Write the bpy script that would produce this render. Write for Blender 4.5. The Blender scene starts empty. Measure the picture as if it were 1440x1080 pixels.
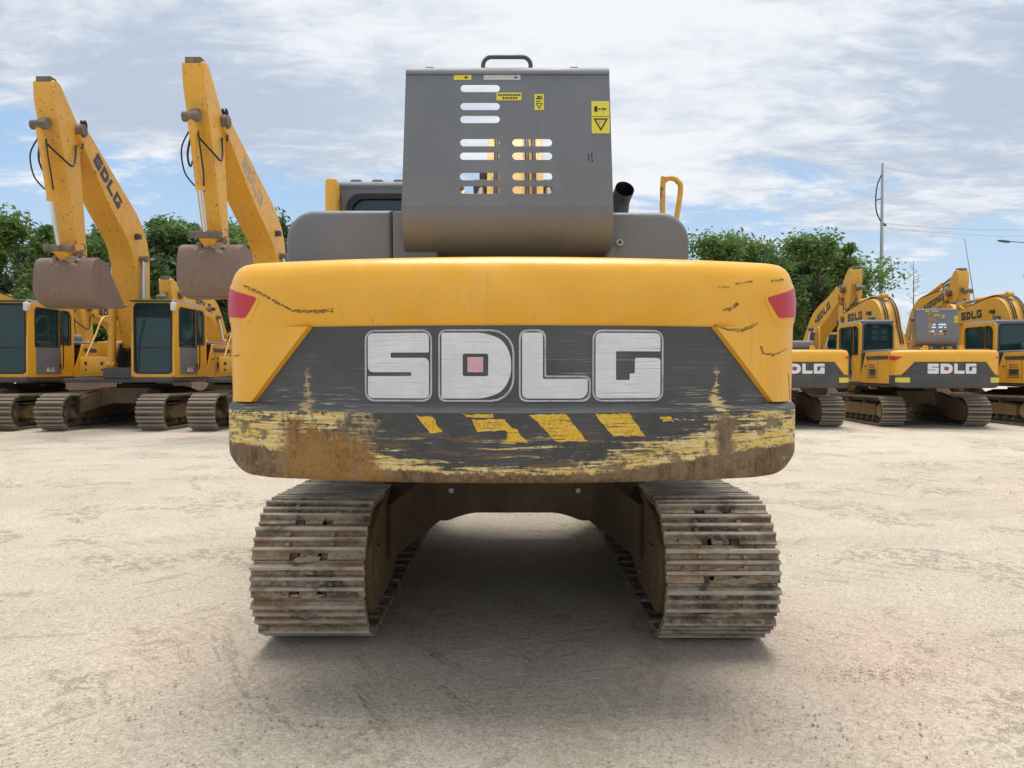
import bpy, bmesh, math, random
from math import sin, cos, pi, radians, sqrt, atan2, exp
from mathutils import Vector, Matrix

random.seed(7)
scn = bpy.context.scene
COL = scn.collection

# ------------------------------------------------------------------ camera
FPX, YH, CAMH = 1040.0, 519.0, 1.54          # focal length (px of 1440), horizon row, eye height
cam_d = bpy.data.cameras.new("camera"); cam_d.sensor_width = 36; cam_d.lens = 26
cam_d.clip_start = 0.05; cam_d.clip_end = 3000
cam = bpy.data.objects.new("camera", cam_d); COL.objects.link(cam)
cam.location = (0, 0, CAMH)
TILT = math.atan((540 - YH) / FPX)
cam.rotation_euler = (pi / 2 - TILT, 0, 0)
scn.camera = cam

# ------------------------------------------------------------------ node helper
class NT:
    def __init__(s, tree):
        s.t = tree; s.n = tree.nodes; s.l = tree.links
    def new(s, typ, **kw):
        n = s.n.new(typ)
        for k, v in kw.items(): setattr(n, k, v)
        return n
    def put(s, sock, v):
        if hasattr(v, "is_linked") or isinstance(v, bpy.types.NodeSocket): s.l.new(v, sock)
        else:
            try: sock.default_value = v
            except Exception:
                sock.default_value = (v[0], v[1], v[2], 1)
    def m(s, op, a, b=0.0, c=None, clamp=False):
        n = s.new("ShaderNodeMath", operation=op, use_clamp=clamp)
        s.put(n.inputs[0], a); s.put(n.inputs[1], b)
        if c is not None: s.put(n.inputs[2], c)
        return n.outputs[0]
    def add(s, a, b): return s.m("ADD", a, b)
    def sub(s, a, b): return s.m("SUBTRACT", a, b)
    def mul(s, a, b): return s.m("MULTIPLY", a, b)
    def sat(s, a): return s.m("ADD", a, 0.0, clamp=True)
    def mx(s, a, b): return s.m("MAXIMUM", a, b)
    def mn(s, a, b): return s.m("MINIMUM", a, b)
    def ss(s, v, lo, hi, a=0.0, b=1.0):
        n = s.new("ShaderNodeMapRange", interpolation_type="SMOOTHSTEP")
        for i, q in enumerate((v, lo, hi, a, b)): s.put(n.inputs[i], q)
        return n.outputs[0]
    def coord(s, which="Object"):
        return s.new("ShaderNodeTexCoord").outputs[which]
    def xyz(s, v):
        n = s.new("ShaderNodeSeparateXYZ"); s.put(n.inputs[0], v); return n.outputs
    def vec(s, x, y, z):
        n = s.new("ShaderNodeCombineXYZ")
        for i, q in enumerate((x, y, z)): s.put(n.inputs[i], q)
        return n.outputs[0]
    def map(s, v, scale=(1, 1, 1), loc=(0, 0, 0), rot=(0, 0, 0)):
        n = s.new("ShaderNodeMapping"); s.put(n.inputs[0], v)
        n.inputs[1].default_value = loc; n.inputs[2].default_value = rot; n.inputs[3].default_value = scale
        return n.outputs[0]
    def rmap(s, v, rot, scale, loc=(0, 0, 0)):
        return s.map(s.map(v, rot=(0, 0, radians(rot))), scale, loc)
    def noise(s, v, scale=5, detail=4, rough=0.55, dist=0.0, col=False):
        n = s.new("ShaderNodeTexNoise"); s.put(n.inputs["Vector"], v)
        n.inputs["Scale"].default_value = scale; n.inputs["Detail"].default_value = detail
        n.inputs["Roughness"].default_value = rough; n.inputs["Distortion"].default_value = dist
        return n.outputs["Color" if col else "Fac"]
    def mix(s, f, a, b):
        n = s.new("ShaderNodeMix", data_type="RGBA")
        s.put(n.inputs[0], f); s.put(n.inputs[6], a); s.put(n.inputs[7], b)
        return n.outputs[2]
    def bump(s, h, strength=0.3, dist=0.01):
        n = s.new("ShaderNodeBump"); n.inputs["Strength"].default_value = strength
        n.inputs["Distance"].default_value = dist; s.put(n.inputs["Height"], h)
        return n.outputs[0]

def C(r, g, b): return (r, g, b, 1)

def newmat(name):
    m = bpy.data.materials.new(name); m.use_nodes = True
    nt = NT(m.node_tree)
    p = m.node_tree.nodes["Principled BSDF"]
    return m, nt, p

def paint(name, col, rough=0.4, dirt=0.25, dcol=C(0.16, 0.12, 0.08), metal=0.0, scale=4.0, coat=0.0, bump=0.0, speck=0.0, tint=0.06, sps=22, spt=.70, wave=0.0, runs=0.0):
    m, N, p = newmat(name)
    o = N.coord("Object")
    big = N.noise(o, scale * 0.5, 5, 0.6)
    fine = N.noise(o, scale * 9, 4, 0.6)
    streak = N.noise(N.map(o, (9, 9, 1.3)), 1.6, 4, 0.6)
    dm = N.ss(N.add(N.mul(big, 0.6), N.mul(N.add(fine, streak), 0.25)), 0.45, 0.75)
    c = N.mix(N.mul(dm, dirt), col, dcol)
    v = N.ss(big, 0.3, 0.7, 1 - tint, 1 + tint)
    c = N.mix(1.0, c, c)
    hs = N.new("ShaderNodeHueSaturation"); N.put(hs.inputs["Color"], c); N.put(hs.inputs["Value"], v); c = hs.outputs[0]
    if runs:
        rn_ = N.mul(N.ss(N.noise(N.map(o, (13, 13, .9)), 1.7, 5, .65), .50, .68), N.ss(big, .38, .62))
        c = N.mix(N.mul(rn_, runs), c, C(.44, .30, .14))
        chp = N.ss(N.noise(o, 26, 5, .7), .695, .72)
        c = N.mix(N.mul(chp, .8), c, C(.16, .09, .04))
    if speck:
        sp = N.ss(N.noise(o, scale * sps, 4, 0.65), spt, spt + .05)
        c = N.mix(N.mul(sp, speck), c, C(0.07, 0.05, 0.035))
    N.put(p.inputs["Base Color"], c)
    N.put(p.inputs["Roughness"], N.ss(N.add(N.mul(big, .5), N.mul(fine, .5)), 0.3, 0.7, rough * 0.8, min(1, rough * 1.35)))
    p.inputs["Metallic"].default_value = metal
    p.inputs["Coat Weight"].default_value = coat; p.inputs["Coat Roughness"].default_value = 0.25
    if bump: N.put(p.inputs["Normal"], N.bump(N.add(fine, big), bump, 0.01))
    elif wave: N.put(p.inputs["Normal"], N.bump(N.add(N.noise(o, 3.2, 3, .5), N.mul(N.noise(o, 150, 2, .5), .04)), wave, .03))
    return m

MAT = {}
MAT["yellow"] = paint("yellow_paint", C(0.84, 0.412, 0.014), 0.36, 0.36, C(0.56, 0.36, 0.13), speck=0.5, coat=0.25, tint=.09, wave=.3, runs=.30)
MAT["boom_yellow"] = paint("boom_yellow_paint", C(0.79, 0.40, 0.034), 0.42, 0.55, C(0.38, 0.22, 0.075), speck=0.8, scale=3, sps=4.5, spt=.62, runs=.35, tint=.1)
MAT["grey"] = paint("grey_paint", C(0.150, 0.162, 0.182), 0.5, 0.25, C(0.17, 0.155, 0.13), tint=0.05, wave=.2, speck=.3)
MAT["dark"] = paint("dark_grey_paint", C(0.055, 0.057, 0.06), 0.5, 0.45, C(0.12, 0.10, 0.08))
MAT["black"] = paint("black_rubber", C(0.014, 0.014, 0.015), 0.55, 0.2, C(0.06, 0.05, 0.04))
MAT["steel"] = paint("muddy_steel", C(0.12, 0.098, 0.075), 0.75, 0.8, C(0.27, 0.21, 0.15), scale=8, bump=0.5)
MAT["under"] = paint("rusty_undercarriage", C(0.085, 0.055, 0.030), 0.8, 0.7, C(0.19, 0.13, 0.07), scale=5, bump=0.4)
MAT["frame_mud"] = paint("muddy_frame", C(0.24, 0.155, 0.070), 0.8, 0.7, C(0.34, 0.25, 0.15), scale=5, bump=0.4)
MAT["bucket"] = paint("worn_bucket_steel", C(0.23, 0.155, 0.125), 0.65, 0.8, C(0.13, 0.09, 0.065), scale=3, bump=0.3, tint=0.15)
MAT["chrome"] = paint("chrome_rod", C(0.62, 0.62, 0.62), 0.18, 0.1, metal=1.0)
MAT["mud"] = paint("dried_mud", C(0.40, 0.31, 0.22), 0.95, 0.5, C(0.16, 0.12, 0.08), scale=14, bump=0.9)
MAT["clod"] = paint("dirt_clod", C(.42, .34, .25), .95, .5, C(.28, .22, .15), scale=14, bump=.6)
MAT["bar"] = paint("worn_grouser", C(.33, .275, .215), .7, .7, C(.20, .16, .12), scale=8)
MAT["guard"] = paint("rusty_guard", C(.20, .125, .055), .8, .9, C(.10, .065, .035), scale=5, bump=.5, tint=.2)
MAT["galv"] = paint("galvanised_steel", C(0.42, 0.44, 0.45), 0.45, 0.2, metal=0.4)
MAT["white"] = paint("white_plastic", C(0.75, 0.75, 0.73), 0.5, 0.2)
MAT["letter_dark"] = paint("dark_decal", C(0.045, 0.035, 0.05), 0.5, 0.15)
MAT["letter_faded"] = paint("faded_decal", C(0.34, 0.30, 0.24), 0.55, 0.6, C(0.6, 0.36, 0.10), scale=8)
MAT["label_yellow"] = paint("label_yellow", C(0.72, 0.62, 0.06), 0.5, 0.12)
MAT["label_silver"] = paint("label_silver", C(0.5, 0.51, 0.52), 0.4, 0.2)
MAT["label_black"] = paint("label_print", C(0.03, 0.03, 0.025), 0.6, 0.0)
MAT["seat"] = paint("seat_cloth", C(0.03, 0.03, 0.035), 0.9, 0.1)
MAT["trunk"] = paint("bark", C(0.11, 0.085, 0.06), 0.9, 0.5, C(0.05, 0.04, 0.03), scale=6, bump=0.6)
MAT["twig"] = paint("pale_bark", C(0.16, 0.16, 0.15), 0.9, 0.3)
MAT["hose"] = MAT["black"]
MAT["green_visor"] = paint("green_visor", C(0.02, 0.10, 0.06), 0.3, 0.3)

def mat_reflector(name, col):
    m, N, p = newmat(name)
    o = N.coord("Object")
    w = N.noise(o, 60, 2, 0.5); b = N.noise(o, 6, 3, 0.6)
    c = N.mix(N.ss(N.add(N.mul(w, .4), N.mul(b, .6)), .4, .65), col, (col[0] * .75 + .06, col[1] * .75 + .02, col[2] * .75 + .02, 1))
    N.put(p.inputs["Base Color"], c); p.inputs["Roughness"].default_value = 0.32
    return m
MAT["red"] = mat_reflector("red_reflector", C(0.52, 0.025, 0.045))
MAT["red_orange"] = mat_reflector("orange_red_reflector", C(0.55, 0.05, 0.02))
MAT["pink"] = mat_reflector("faded_pink", C(.70, .40, .45))
MAT["emblem_red"] = mat_reflector("emblem_red", C(0.5, 0.03, 0.08))

def mat_glass():
    m, N, p = newmat("cab_glass")
    p.inputs["Base Color"].default_value = C(0.022, 0.062, 0.070)
    p.inputs["Roughness"].default_value = 0.06
    p.inputs["Specular IOR Level"].default_value = 1.0
    tr = N.new("ShaderNodeBsdfTransparent"); tr.inputs[0].default_value = C(0.55, 0.72, 0.70)
    mx = N.new("ShaderNodeMixShader"); mx.inputs[0].default_value = 0.42
    N.l.new(p.outputs[0], mx.inputs[1]); N.l.new(tr.outputs[0], mx.inputs[2])
    N.l.new(mx.outputs[0], N.n["Material Output"].inputs[0])
    return m
MAT["glass"] = mat_glass()

# black panel of the counterweight, with scuffs
def mat_panel():
    m, N, p = newmat("scuffed_black_panel")
    o = N.coord("Object"); x, y, z = N.xyz(o)
    st = N.noise(N.map(o, (2.0, 2.0, 95)), 1.5, 3, 0.6)
    st2 = N.noise(N.map(o, (0.8, 0.8, 210), (3, 1, 2)), 1.5, 2, 0.6)
    ar = N.noise(o, 2.6, 3, 0.6)
    c = N.mix(N.ss(ar, .3, .7), C(.056, .058, .062), C(.082, .083, .086))
    sc = N.mul(N.ss(st, .60, .72), N.ss(ar, .40, .58))
    c = N.mix(N.mul(sc, .7), c, C(.32, .32, .31))
    sc2 = N.mul(N.ss(st2, .66, .72), N.ss(N.noise(o, 3.4, 2, .5), .5, .6))
    c = N.mix(N.mul(sc2, .55), c, C(.40, .39, .36))
    # yellow undercoat showing at the two chipped corners
    ax = N.m("ABSOLUTE", x)
    px = N.sub(ax, N.add(0.915, N.mul(N.sub(N.noise(o, 9, 4, .7), .5), .05)))
    w = N.add(0.013, N.mul(N.sat(N.mul(N.sub(1.47, z), 6.0)), 0.05))
    g = N.sub(1.0, N.m("DIVIDE", N.m("ABSOLUTE", px), w))
    rough = N.noise(N.map(o, (9, 9, 55)), 2.0, 5, 0.75)
    chip = N.ss(N.add(g, N.mul(N.sub(rough, .5), 7.5)), .35, .9)
    chip = N.mul(chip, N.ss(z, 1.56, 1.50))
    side = N.ss(x, -.2, .2, .55, 1.0)
    c = N.mix(N.mul(chip, side), c, C(.70, .50, .20))
    low = N.mul(N.ss(N.noise(N.map(o, (5, 5, 120), (7, 0, 1)), 1.3, 3, .65), .58, .66), N.mul(N.ss(z, 1.50, 1.39), N.ss(ax, .45, .85)))
    c = N.mix(N.mul(low, .7), c, C(.62, .47, .24))
    N.put(p.inputs["Base Color"], c)
    N.put(p.inputs["Roughness"], N.ss(st, .3, .7, .38, .6))
    N.put(p.inputs["Normal"], N.bump(N.add(st, N.mul(ar, .5)), .12, .004))
    return m
MAT["panel"] = mat_panel()

def mat_lowerband():
    m, N, p = newmat("scraped_lower_counterweight")
    o = N.coord("Object"); x, y, z = N.xyz(o)
    ax = N.m("ABSOLUTE", x)
    x2 = N.mn(N.mul(x, x), 1.25)
    st = N.noise(N.map(o, (2.2, 2.2, 38)), 1.5, 6, 0.72, 0.5)
    st2 = N.noise(N.map(o, (4.5, 4.5, 70), (5, 2, 8)), 1.5, 5, 0.75, 0.4)
    ru = N.noise(o, 9, 6, 0.7)
    fi = N.noise(o, 46, 4, 0.65)
    vst = N.noise(N.map(o, (26, 26, 3)), 1.3, 4, 0.7)
    lg = N.noise(o, 2.2, 3, .5)
    # black paint with chips
    c = N.mix(N.ss(ru, .3, .7), C(.038, .040, .042), C(.066, .064, .060))
    c = N.mix(N.mul(N.ss(st2, .58, .66), N.ss(ru, .35, .6)), c, C(.20, .185, .16))
    # yellow scrape: an arc above the rust, climbing towards both ends
    zr = N.add(1.094, N.add(N.mul(x2, 0.085), N.mul(N.sub(lg, .5), .05)))
    wd = N.add(0.030, N.mul(x2, 0.16))
    sn = N.add(N.add(N.mul(st, .46), N.add(N.mul(st2, .30), N.mul(ru, .24))), N.mul(N.sub(fi, .5), .16))
    t = N.m("DIVIDE", N.sub(N.add(zr, wd), z), N.add(0.045, N.mul(x2, .09)))
    ym = N.ss(N.add(t, N.mul(N.sub(sn, .5), 13.0)), .0, .7)
    ym = N.mx(ym, N.mul(N.mul(N.ss(st, .57, .61), N.ss(z, 1.30, 1.19)), N.ss(ru, .38, .5)))
    lft = N.mul(N.ss(N.add(x, N.mul(N.sub(ru, .5), .5)), -.56, -.78), N.ss(N.add(sn, N.mul(N.sub(fi, .5), .25)), .44, .50))
    ym = N.mx(ym, N.mul(lft, .95))
    yc = N.mix(N.ss(fi, .35, .65), C(.76, .55, .16), C(.66, .43, .09))
    yc = N.mix(N.mul(N.ss(st2, .48, .60), .75), yc, C(.76, .66, .44))
    yc = N.mix(N.mul(N.ss(ru, .54, .62), .8), yc, C(.12, .095, .065))
    c = N.mix(ym, c, yc)
    # dark chips at the ends
    ch = N.mul(N.ss(N.noise(N.map(o, (4, 4, 18)), 2.4, 6, .75), .54, .58), N.ss(ax, .85, 1.10))
    c = N.mix(N.mul(ch, .8), c, C(.075, .066, .05))
    # bare brown scuffs
    bs = N.mul(N.ss(N.noise(N.map(o, (1.5, 1.5, 12), (3, 8, 1)), 2.5, 6, .7), .56, .61), N.ss(z, 1.33, 1.25))
    c = N.mix(N.mul(bs, .8), c, C(.15, .085, .045))
    # rust below, and two worn columns where the corners have been dragged
    e1 = N.noise(o, 5.5, 6, .72); e2 = N.noise(N.map(o, (1, 1, 1), (4, 4, 9)), 7.0, 6, .72)
    wob = N.mul(N.sub(e1, .5), .34); wob2 = N.mul(N.sub(e2, .5), .30)
    rm = N.ss(N.add(N.sub(zr, z), N.add(N.mul(wob, .22), N.mul(N.sub(vst, .5), .06))), -.004, .010)
    lx = N.mul(N.ss(N.m("ABSOLUTE", N.add(N.sub(x, -0.80), wob)), .23, .15), N.ss(N.add(N.mul(N.add(x, 1.0), .26), N.add(z, wob2)), 1.325, 1.285))
    rx = N.mul(N.ss(N.m("ABSOLUTE", N.sub(x, N.add(0.945, N.mul(wob, .6)))), .055, .02), N.ss(N.add(z, N.mul(wob2, .5)), 1.34, 1.31))
    lx2 = N.mul(N.ss(N.m("ABSOLUTE", N.sub(x, N.add(-0.965, N.mul(wob, .6)))), .06, .02), N.ss(N.add(z, N.mul(wob2, .5)), 1.345, 1.32))
    rm = N.mul(N.mx(rm, N.mx(lx, N.mx(rx, lx2))), N.ss(N.add(N.mul(fi, .5), N.mul(st2, .5)), .33, .42))
    rc = N.mix(N.ss(vst, .35, .65), C(.085, .050, .024), C(.20, .125, .065))
    rc = N.mix(N.mul(N.ss(ru, .42, .62), .5), rc, C(.27, .19, .12))
    org = N.mul(N.ss(N.m("ABSOLUTE", N.sub(x, -0.78)), .34, .16), N.ss(fi, .3, .62))
    rc = N.mix(N.mul(org, .75), rc, C(.40, .185, .022))
    rc = N.mix(N.mul(N.ss(fi, .56, .68), .7), rc, C(.055, .034, .02))
    c = N.mix(rm, c, rc)
    N.put(p.inputs["Base Color"], c)
    N.put(p.inputs["Roughness"], N.ss(N.add(ym, rm), 0, 1, .42, .75))
    h = N.add(N.mul(st, .5), N.add(N.mul(rm, -.25), N.add(N.mul(ym, -.3), N.mul(fi, .5))))
    N.put(p.inputs["Normal"], N.bump(h, .45, .006))
    return m
MAT["lowerband"] = mat_lowerband()

def mat_letter_white():
    m, N, p = newmat("scuffed_white_decal")
    o = N.coord("Object")
    st = N.noise(N.map(o, (1.6, 1.6, 150)), 1.5, 3, 0.65)
    st2 = N.noise(N.map(o, (5, 5, 260), (3, 4, 1)), 1.5, 2, 0.6)
    a = N.noise(o, 5, 3, .6)
    c = N.mix(N.ss(a, .3, .7), C(.64, .65, .66), C(.75, .76, .77))
    c = N.mix(N.mul(N.mul(N.ss(st, .57, .68), N.ss(a, .38, .6)), .6), c, C(.17, .17, .175))
    c = N.mix(N.mul(N.ss(st2, .60, .68), .5), c, C(.25, .25, .25))
    N.put(p.inputs["Base Color"], c); p.inputs["Roughness"].default_value = .5
    return m
MAT["letter_white"] = mat_letter_white()
def mat_gouge():
    m, N, p = newmat("scraped_to_metal")
    o = N.coord("Object")
    a = N.noise(N.map(o, (30, 30, 110)), 2.0, 5, .75); b = N.noise(o, 90, 3, .7)
    c = N.mix(N.ss(b, .35, .65), C(.20, .095, .03), C(.06, .035, .02))
    c = N.mix(N.ss(N.add(N.mul(a, .7), N.mul(b, .3)), .50, .56), c, C(.78, .42, .05))
    N.put(p.inputs["Base Color"], c); p.inputs["Roughness"].default_value = .6
    return m
MAT["letter_ring"] = paint("worn_white_outline", C(.56, .56, .56), .5, .85, C(.12, .12, .12), scale=11)
MAT["letter_clean"] = paint("white_decal", C(.78, .78, .77), .45, .12)

def mat_hazard():
    m, N, p = newmat("worn_hazard_yellow")
    o = N.coord("Object")
    cr = N.noise(N.map(o, (7, 7, 3)), 3.5, 4, .6, 2.2)
    crack = N.ss(N.m("ABSOLUTE", N.sub(cr, .5)), .012, .004)
    st = N.noise(N.map(o, (4, 4, 90)), 1.5, 4, .65)
    c = N.mix(N.ss(st, .55, .66), C(.75, .45, .02), C(.70, .58, .30))
    c = N.mix(N.mul(crack, .9), c, C(.05, .045, .03))
    c = N.mix(N.mul(N.ss(st, .42, .37), .9), c, C(.05, .05, .05))
    N.put(p.inputs["Base Color"], c); p.inputs["Roughness"].default_value = .5
    return m
MAT["hazard"] = mat_hazard()

def mat_shoe():
    m, N, p = newmat("track_shoe_steel")
    o = N.coord("Object"); x, y, z = N.xyz(o)
    oi = N.new("ShaderNodeObjectInfo")
    w = N.add(0, N.mul(oi.outputs["Random"], 37.0))
    v = N.new("ShaderNodeVectorMath", operation="ADD"); N.put(v.inputs[0], o); N.l.new(N.vec(w, w, w), v.inputs[1]); v = v.outputs[0]
    a = N.noise(N.map(v, (2, 5, 5)), 2.2, 5, .65)
    b = N.noise(v, 30, 5, .7)
    bl = N.noise(N.map(v, (3, 3, 3), (9, 2, 4)), 1.2, 3, .6)
    c = N.mix(N.ss(a, .35, .65), C(.175, .134, .092), C(.37, .295, .210))
    c = N.mix(N.mul(N.ss(bl, .53, .62), .85), c, C(.082, .060, .042))
    c = N.mix(N.mul(N.ss(bl, .45, .35), .6), c, C(.28, .155, .075))
    c = N.mix(N.mul(N.ss(b, .5, .68), .6), c, C(.47, .38, .275))
    c = N.mix(N.mul(N.ss(b, .42, .34), .8), c, C(.042, .032, .023))
    tip = N.mul(N.ss(z, .034, .044), N.ss(a, .3, .55))
    c = N.mix(N.mul(tip, .6), c, C(.50, .45, .39))
    N.put(p.inputs["Base Color"], c)
    p.inputs["Roughness"].default_value = .72; p.inputs["Specular IOR Level"].default_value = .35
    N.put(p.inputs["Normal"], N.bump(N.add(N.mul(b, .8), a), .6, .006))
    return m
MAT["shoe"] = mat_shoe()

def mat_ground():
    m, N, p = newmat("dry_dirt")
    o = N.coord("Object"); x, y, z = N.xyz(o)
    big = N.noise(o, .16, 4, .55)
    mid = N.noise(o, 1.1, 5, .6)
    fine = N.noise(o, 16, 5, .7)
    grit = N.noise(o, 85, 3, .75)
    # old track prints: streaks crossing the yard at several headings, and grouser ladders
    s1 = N.noise(N.rmap(o, -12, (.5, 3.0, 1)), 1.3, 6, .68, .6)
    s2 = N.noise(N.rmap(o, -52, (.7, 4.0, 1), (4, 0, 0)), 1.3, 6, .68, .6)
    s3 = N.noise(N.rmap(o, 58, (.7, 4.0, 1), (2, 7, 0)), 1.3, 6, .68, .6)
    c = N.mix(N.ss(big, .35, .65), C(.51, .445, .35), C(.575, .52, .43))
    c = N.mix(N.mul(N.ss(N.noise(N.map(o, (1, 1, 1), (31, 7, 0)), .22, 3, .5), .5, .68), .6), c, C(.60, .475, .38))
    rdx = N.m('DIVIDE', N.sub(x, 2.3), 1.3); rdy = N.m('DIVIDE', N.sub(y, 3.9), .9)
    rd = N.ss(N.add(N.add(N.mul(rdx, rdx), N.mul(rdy, rdy)), N.mul(N.sub(mid, .5), 2.0)), 1.2, .1)
    c = N.mix(N.mul(rd, .6), c, C(.56, .42, .34))
    c = N.mix(N.mul(N.ss(mid, .48, .72), .35), c, C(.45, .385, .30))
    c = N.mix(N.mul(N.ss(mid, .5, .3), .35), c, C(.63, .57, .47))
    hs = N.mul(N.ss(s1, .50, .68), .22)
    for i, s_ in enumerate((s1, s2, s3)):
        mk = N.mul(N.ss(s_, .55, .66), N.ss(N.noise(N.map(o, (1, 1, 1), (i * 9, 3, 0)), .5, 3, .6), .50, .60))
        mk = N.mul(mk, N.ss(fine, .40, .56))
        c = N.mix(N.mul(mk, .34), c, C(.34, .285, .21))
        hs = N.add(hs, N.mul(mk, -.45))
    rid = N.new("ShaderNodeTexWave", wave_type="BANDS", bands_direction="X"); N.put(rid.inputs["Vector"], N.add(0, 0) if False else N.map(o, rot=(0, 0, radians(-52))))
    rid.inputs["Scale"].default_value = 1.9; rid.inputs["Distortion"].default_value = 3.0; rid.inputs["Detail"].default_value = 3; rid.inputs["Detail Scale"].default_value = 2
    ln = N.ss(N.m("ABSOLUTE", N.sub(N.m("FRACT", N.m("DIVIDE", N.xyz(N.map(o, rot=(0, 0, radians(-52))))[1], 2.7)), .5)), .15, .11)
    lad = N.mul(N.mul(N.ss(rid.outputs["Fac"], .62, .9), ln), N.ss(N.noise(o, .55, 3, .6), .52, .62))
    c = N.mix(N.mul(lad, .30), c, C(.36, .30, .22))
    c = N.mix(N.mul(N.ss(fine, .55, .72), .38), c, C(.30, .24, .17))
    c = N.mix(N.mul(N.ss(fine, .42, .28), .3), c, C(.68, .62, .52))
    gr2 = N.noise(N.map(o, (1, 1, 1), (5, 5, 0)), 38, 5, .8)
    c = N.mix(N.mul(N.ss(gr2, .53, .62), .45), c, C(.27, .22, .155))
    c = N.mix(N.mul(N.ss(gr2, .47, .39), .42), c, C(.80, .74, .63))
    c = N.mix(N.mul(N.ss(grit, .56, .64), .58), c, C(.19, .15, .10))
    c = N.mix(N.mul(N.ss(grit, .43, .35), .5), c, C(.82, .77, .67))
    N.put(p.inputs["Base Color"], c)
    p.inputs["Roughness"].default_value = .95; p.inputs["Specular IOR Level"].default_value = .2
    pit = N.mul(N.ss(N.noise(N.map(o, (1, 1, 1), (8, 1, 0)), .8, 3, .6), .50, .62), N.ss(N.noise(N.map(o, (1, 1, 1), (2, 6, 0)), 9, 5, .8), .50, .60))
    c = N.mix(N.mul(pit, .4), c, C(.33, .275, .20)); N.put(p.inputs["Base Color"], c)
    hs = N.add(hs, N.mul(pit, -.35))
    for rot, off, per in ((-62, .3, 3.6), (64, .9, 4.4), (-8, .5, 6.5)):      # pairs of tyre marks
        v_ = N.xyz(N.map(N.vec(N.add(x, N.mul(N.noise(N.map(o, (1, 1, 1), (off, 0, 0)), .25, 2, .5), 1.6)), y, 0.0), rot=(0, 0, radians(rot))))
        f_ = N.m("ABSOLUTE", N.sub(N.m("FRACT", N.add(N.m("DIVIDE", v_[1], per), off)), .5))
        band = N.mul(N.ss(f_, .115, .10), N.ss(f_, .035, .05))
        tread = N.ss(N.m("SINE", N.mul(N.add(v_[0], N.mul(f_, per)), 42.0)), -.1, .5)
        band = N.mul(N.mul(band, N.add(.45, N.mul(tread, .55))), N.ss(N.noise(N.map(o, (1, 1, 1), (off * 7, 3, 0)), .5, 4, .65), .47, .60))
        c = N.mix(N.mul(band, .26), c, C(.37, .305, .22)); N.put(p.inputs["Base Color"], c)
        hs = N.add(hs, N.mul(band, -.22))
    h = N.add(N.add(N.mul(mid, .8), hs), N.add(N.add(N.add(N.mul(fine, .6), N.mul(gr2, .35)), N.mul(lad, -.22)), N.mul(grit, .25)))
    N.put(p.inputs["Normal"], N.bump(h, .8, .05))
    return m
MAT["ground"] = mat_ground()

def mat_leaf(name, a, b):
    m, N, p = newmat(name)
    g = N.new("ShaderNodeNewGeometry")
    o = N.coord("Object")
    n = N.noise(o, .9, 3, .6)
    c = N.mix(g.outputs["Random Per Island"], a, b)
    c = N.mix(N.mul(N.ss(n, .5, .7), .5), c, C(b[0] * 1.6, b[1] * 1.45, b[2] * 1.2))
    N.put(p.inputs["Base Color"], c); p.inputs["Roughness"].default_value = .55
    tl = N.new("ShaderNodeBsdfTranslucent"); N.put(tl.inputs[0], c)
    mx = N.new("ShaderNodeMixShader"); mx.inputs[0].default_value = .45
    N.l.new(p.outputs[0], mx.inputs[1]); N.l.new(tl.outputs[0], mx.inputs[2])
    N.l.new(mx.outputs[0], N.n["Material Output"].inputs[0])
    return m
MAT["leaf"] = mat_leaf("green_leaves", C(.075, .145, .034), C(.185, .280, .075))
MAT["leaf_dark"] = mat_leaf("dark_leaves", C(.040, .085, .034), C(.100, .165, .055))

# ------------------------------------------------------------------ mesh builder
AX = {"side": lambda u, v, w: (w, u, v), "front": lambda u, v, w: (u, w, v), "top": lambda u, v, w: (u, v, w)}
_plate_cache = {}
def plate_mesh(polys, t, bev=0.0):
    """solid plate in the XY plane from an outline and its holes"""
    key = (repr([[(round(a, 4), round(b, 4)) for a, b in q] for q in polys]), round(t, 5), round(bev, 5))
    if key in _plate_cache: return _plate_cache[key]
    cu = bpy.data.curves.new("outline", "CURVE"); cu.dimensions = "2D"; cu.fill_mode = "BOTH"
    cu.extrude = max(0, t / 2 - bev); cu.bevel_depth = bev; cu.bevel_resolution = 1; cu.offset = -bev
    for q in polys:
        sp = cu.splines.new("POLY"); sp.points.add(len(q) - 1)
        for i, (a, b) in enumerate(q): sp.points[i].co = (a, b, 0, 1)
        sp.use_cyclic_u = True
    ob = bpy.data.objects.new("outline", cu)
    me = bpy.data.meshes.new_from_object(ob)
    r = ([tuple(v.co) for v in me.vertices], [tuple(f.vertices) for f in me.polygons])
    bpy.data.objects.remove(ob); bpy.data.meshes.remove(me); bpy.data.curves.remove(cu)
    _plate_cache[key] = r
    return r

def text_mesh(s, t=0.002):
    cu = bpy.data.curves.new("txt", "FONT"); cu.body = s; cu.extrude = t / 2; cu.align_x = "CENTER"; cu.align_y = "CENTER"
    ob = bpy.data.objects.new("txt", cu)
    me = bpy.data.meshes.new_from_object(ob)
    r = ([tuple(v.co) for v in me.vertices], [tuple(f.vertices) for f in me.polygons])
    bpy.data.objects.remove(ob); bpy.data.meshes.remove(me); bpy.data.curves.remove(cu)
    return r

def rr(x0, y0, x1, y1, r, n=5):
    if not isinstance(r, (tuple, list)): r = (r,) * 4
    out = []
    for (cx, cy, a0, q) in ((x1 - r[0], y1 - r[0], 0, r[0]), (x0 + r[1], y1 - r[1], 90, r[1]), (x0 + r[2], y0 + r[2], 180, r[2]), (x1 - r[3], y0 + r[3], 270, r[3])):
        for k in range(n + 1):
            a = radians(a0 + 90 * k / n); out.append((cx + q * cos(a), cy + q * sin(a)))
    return out

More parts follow.
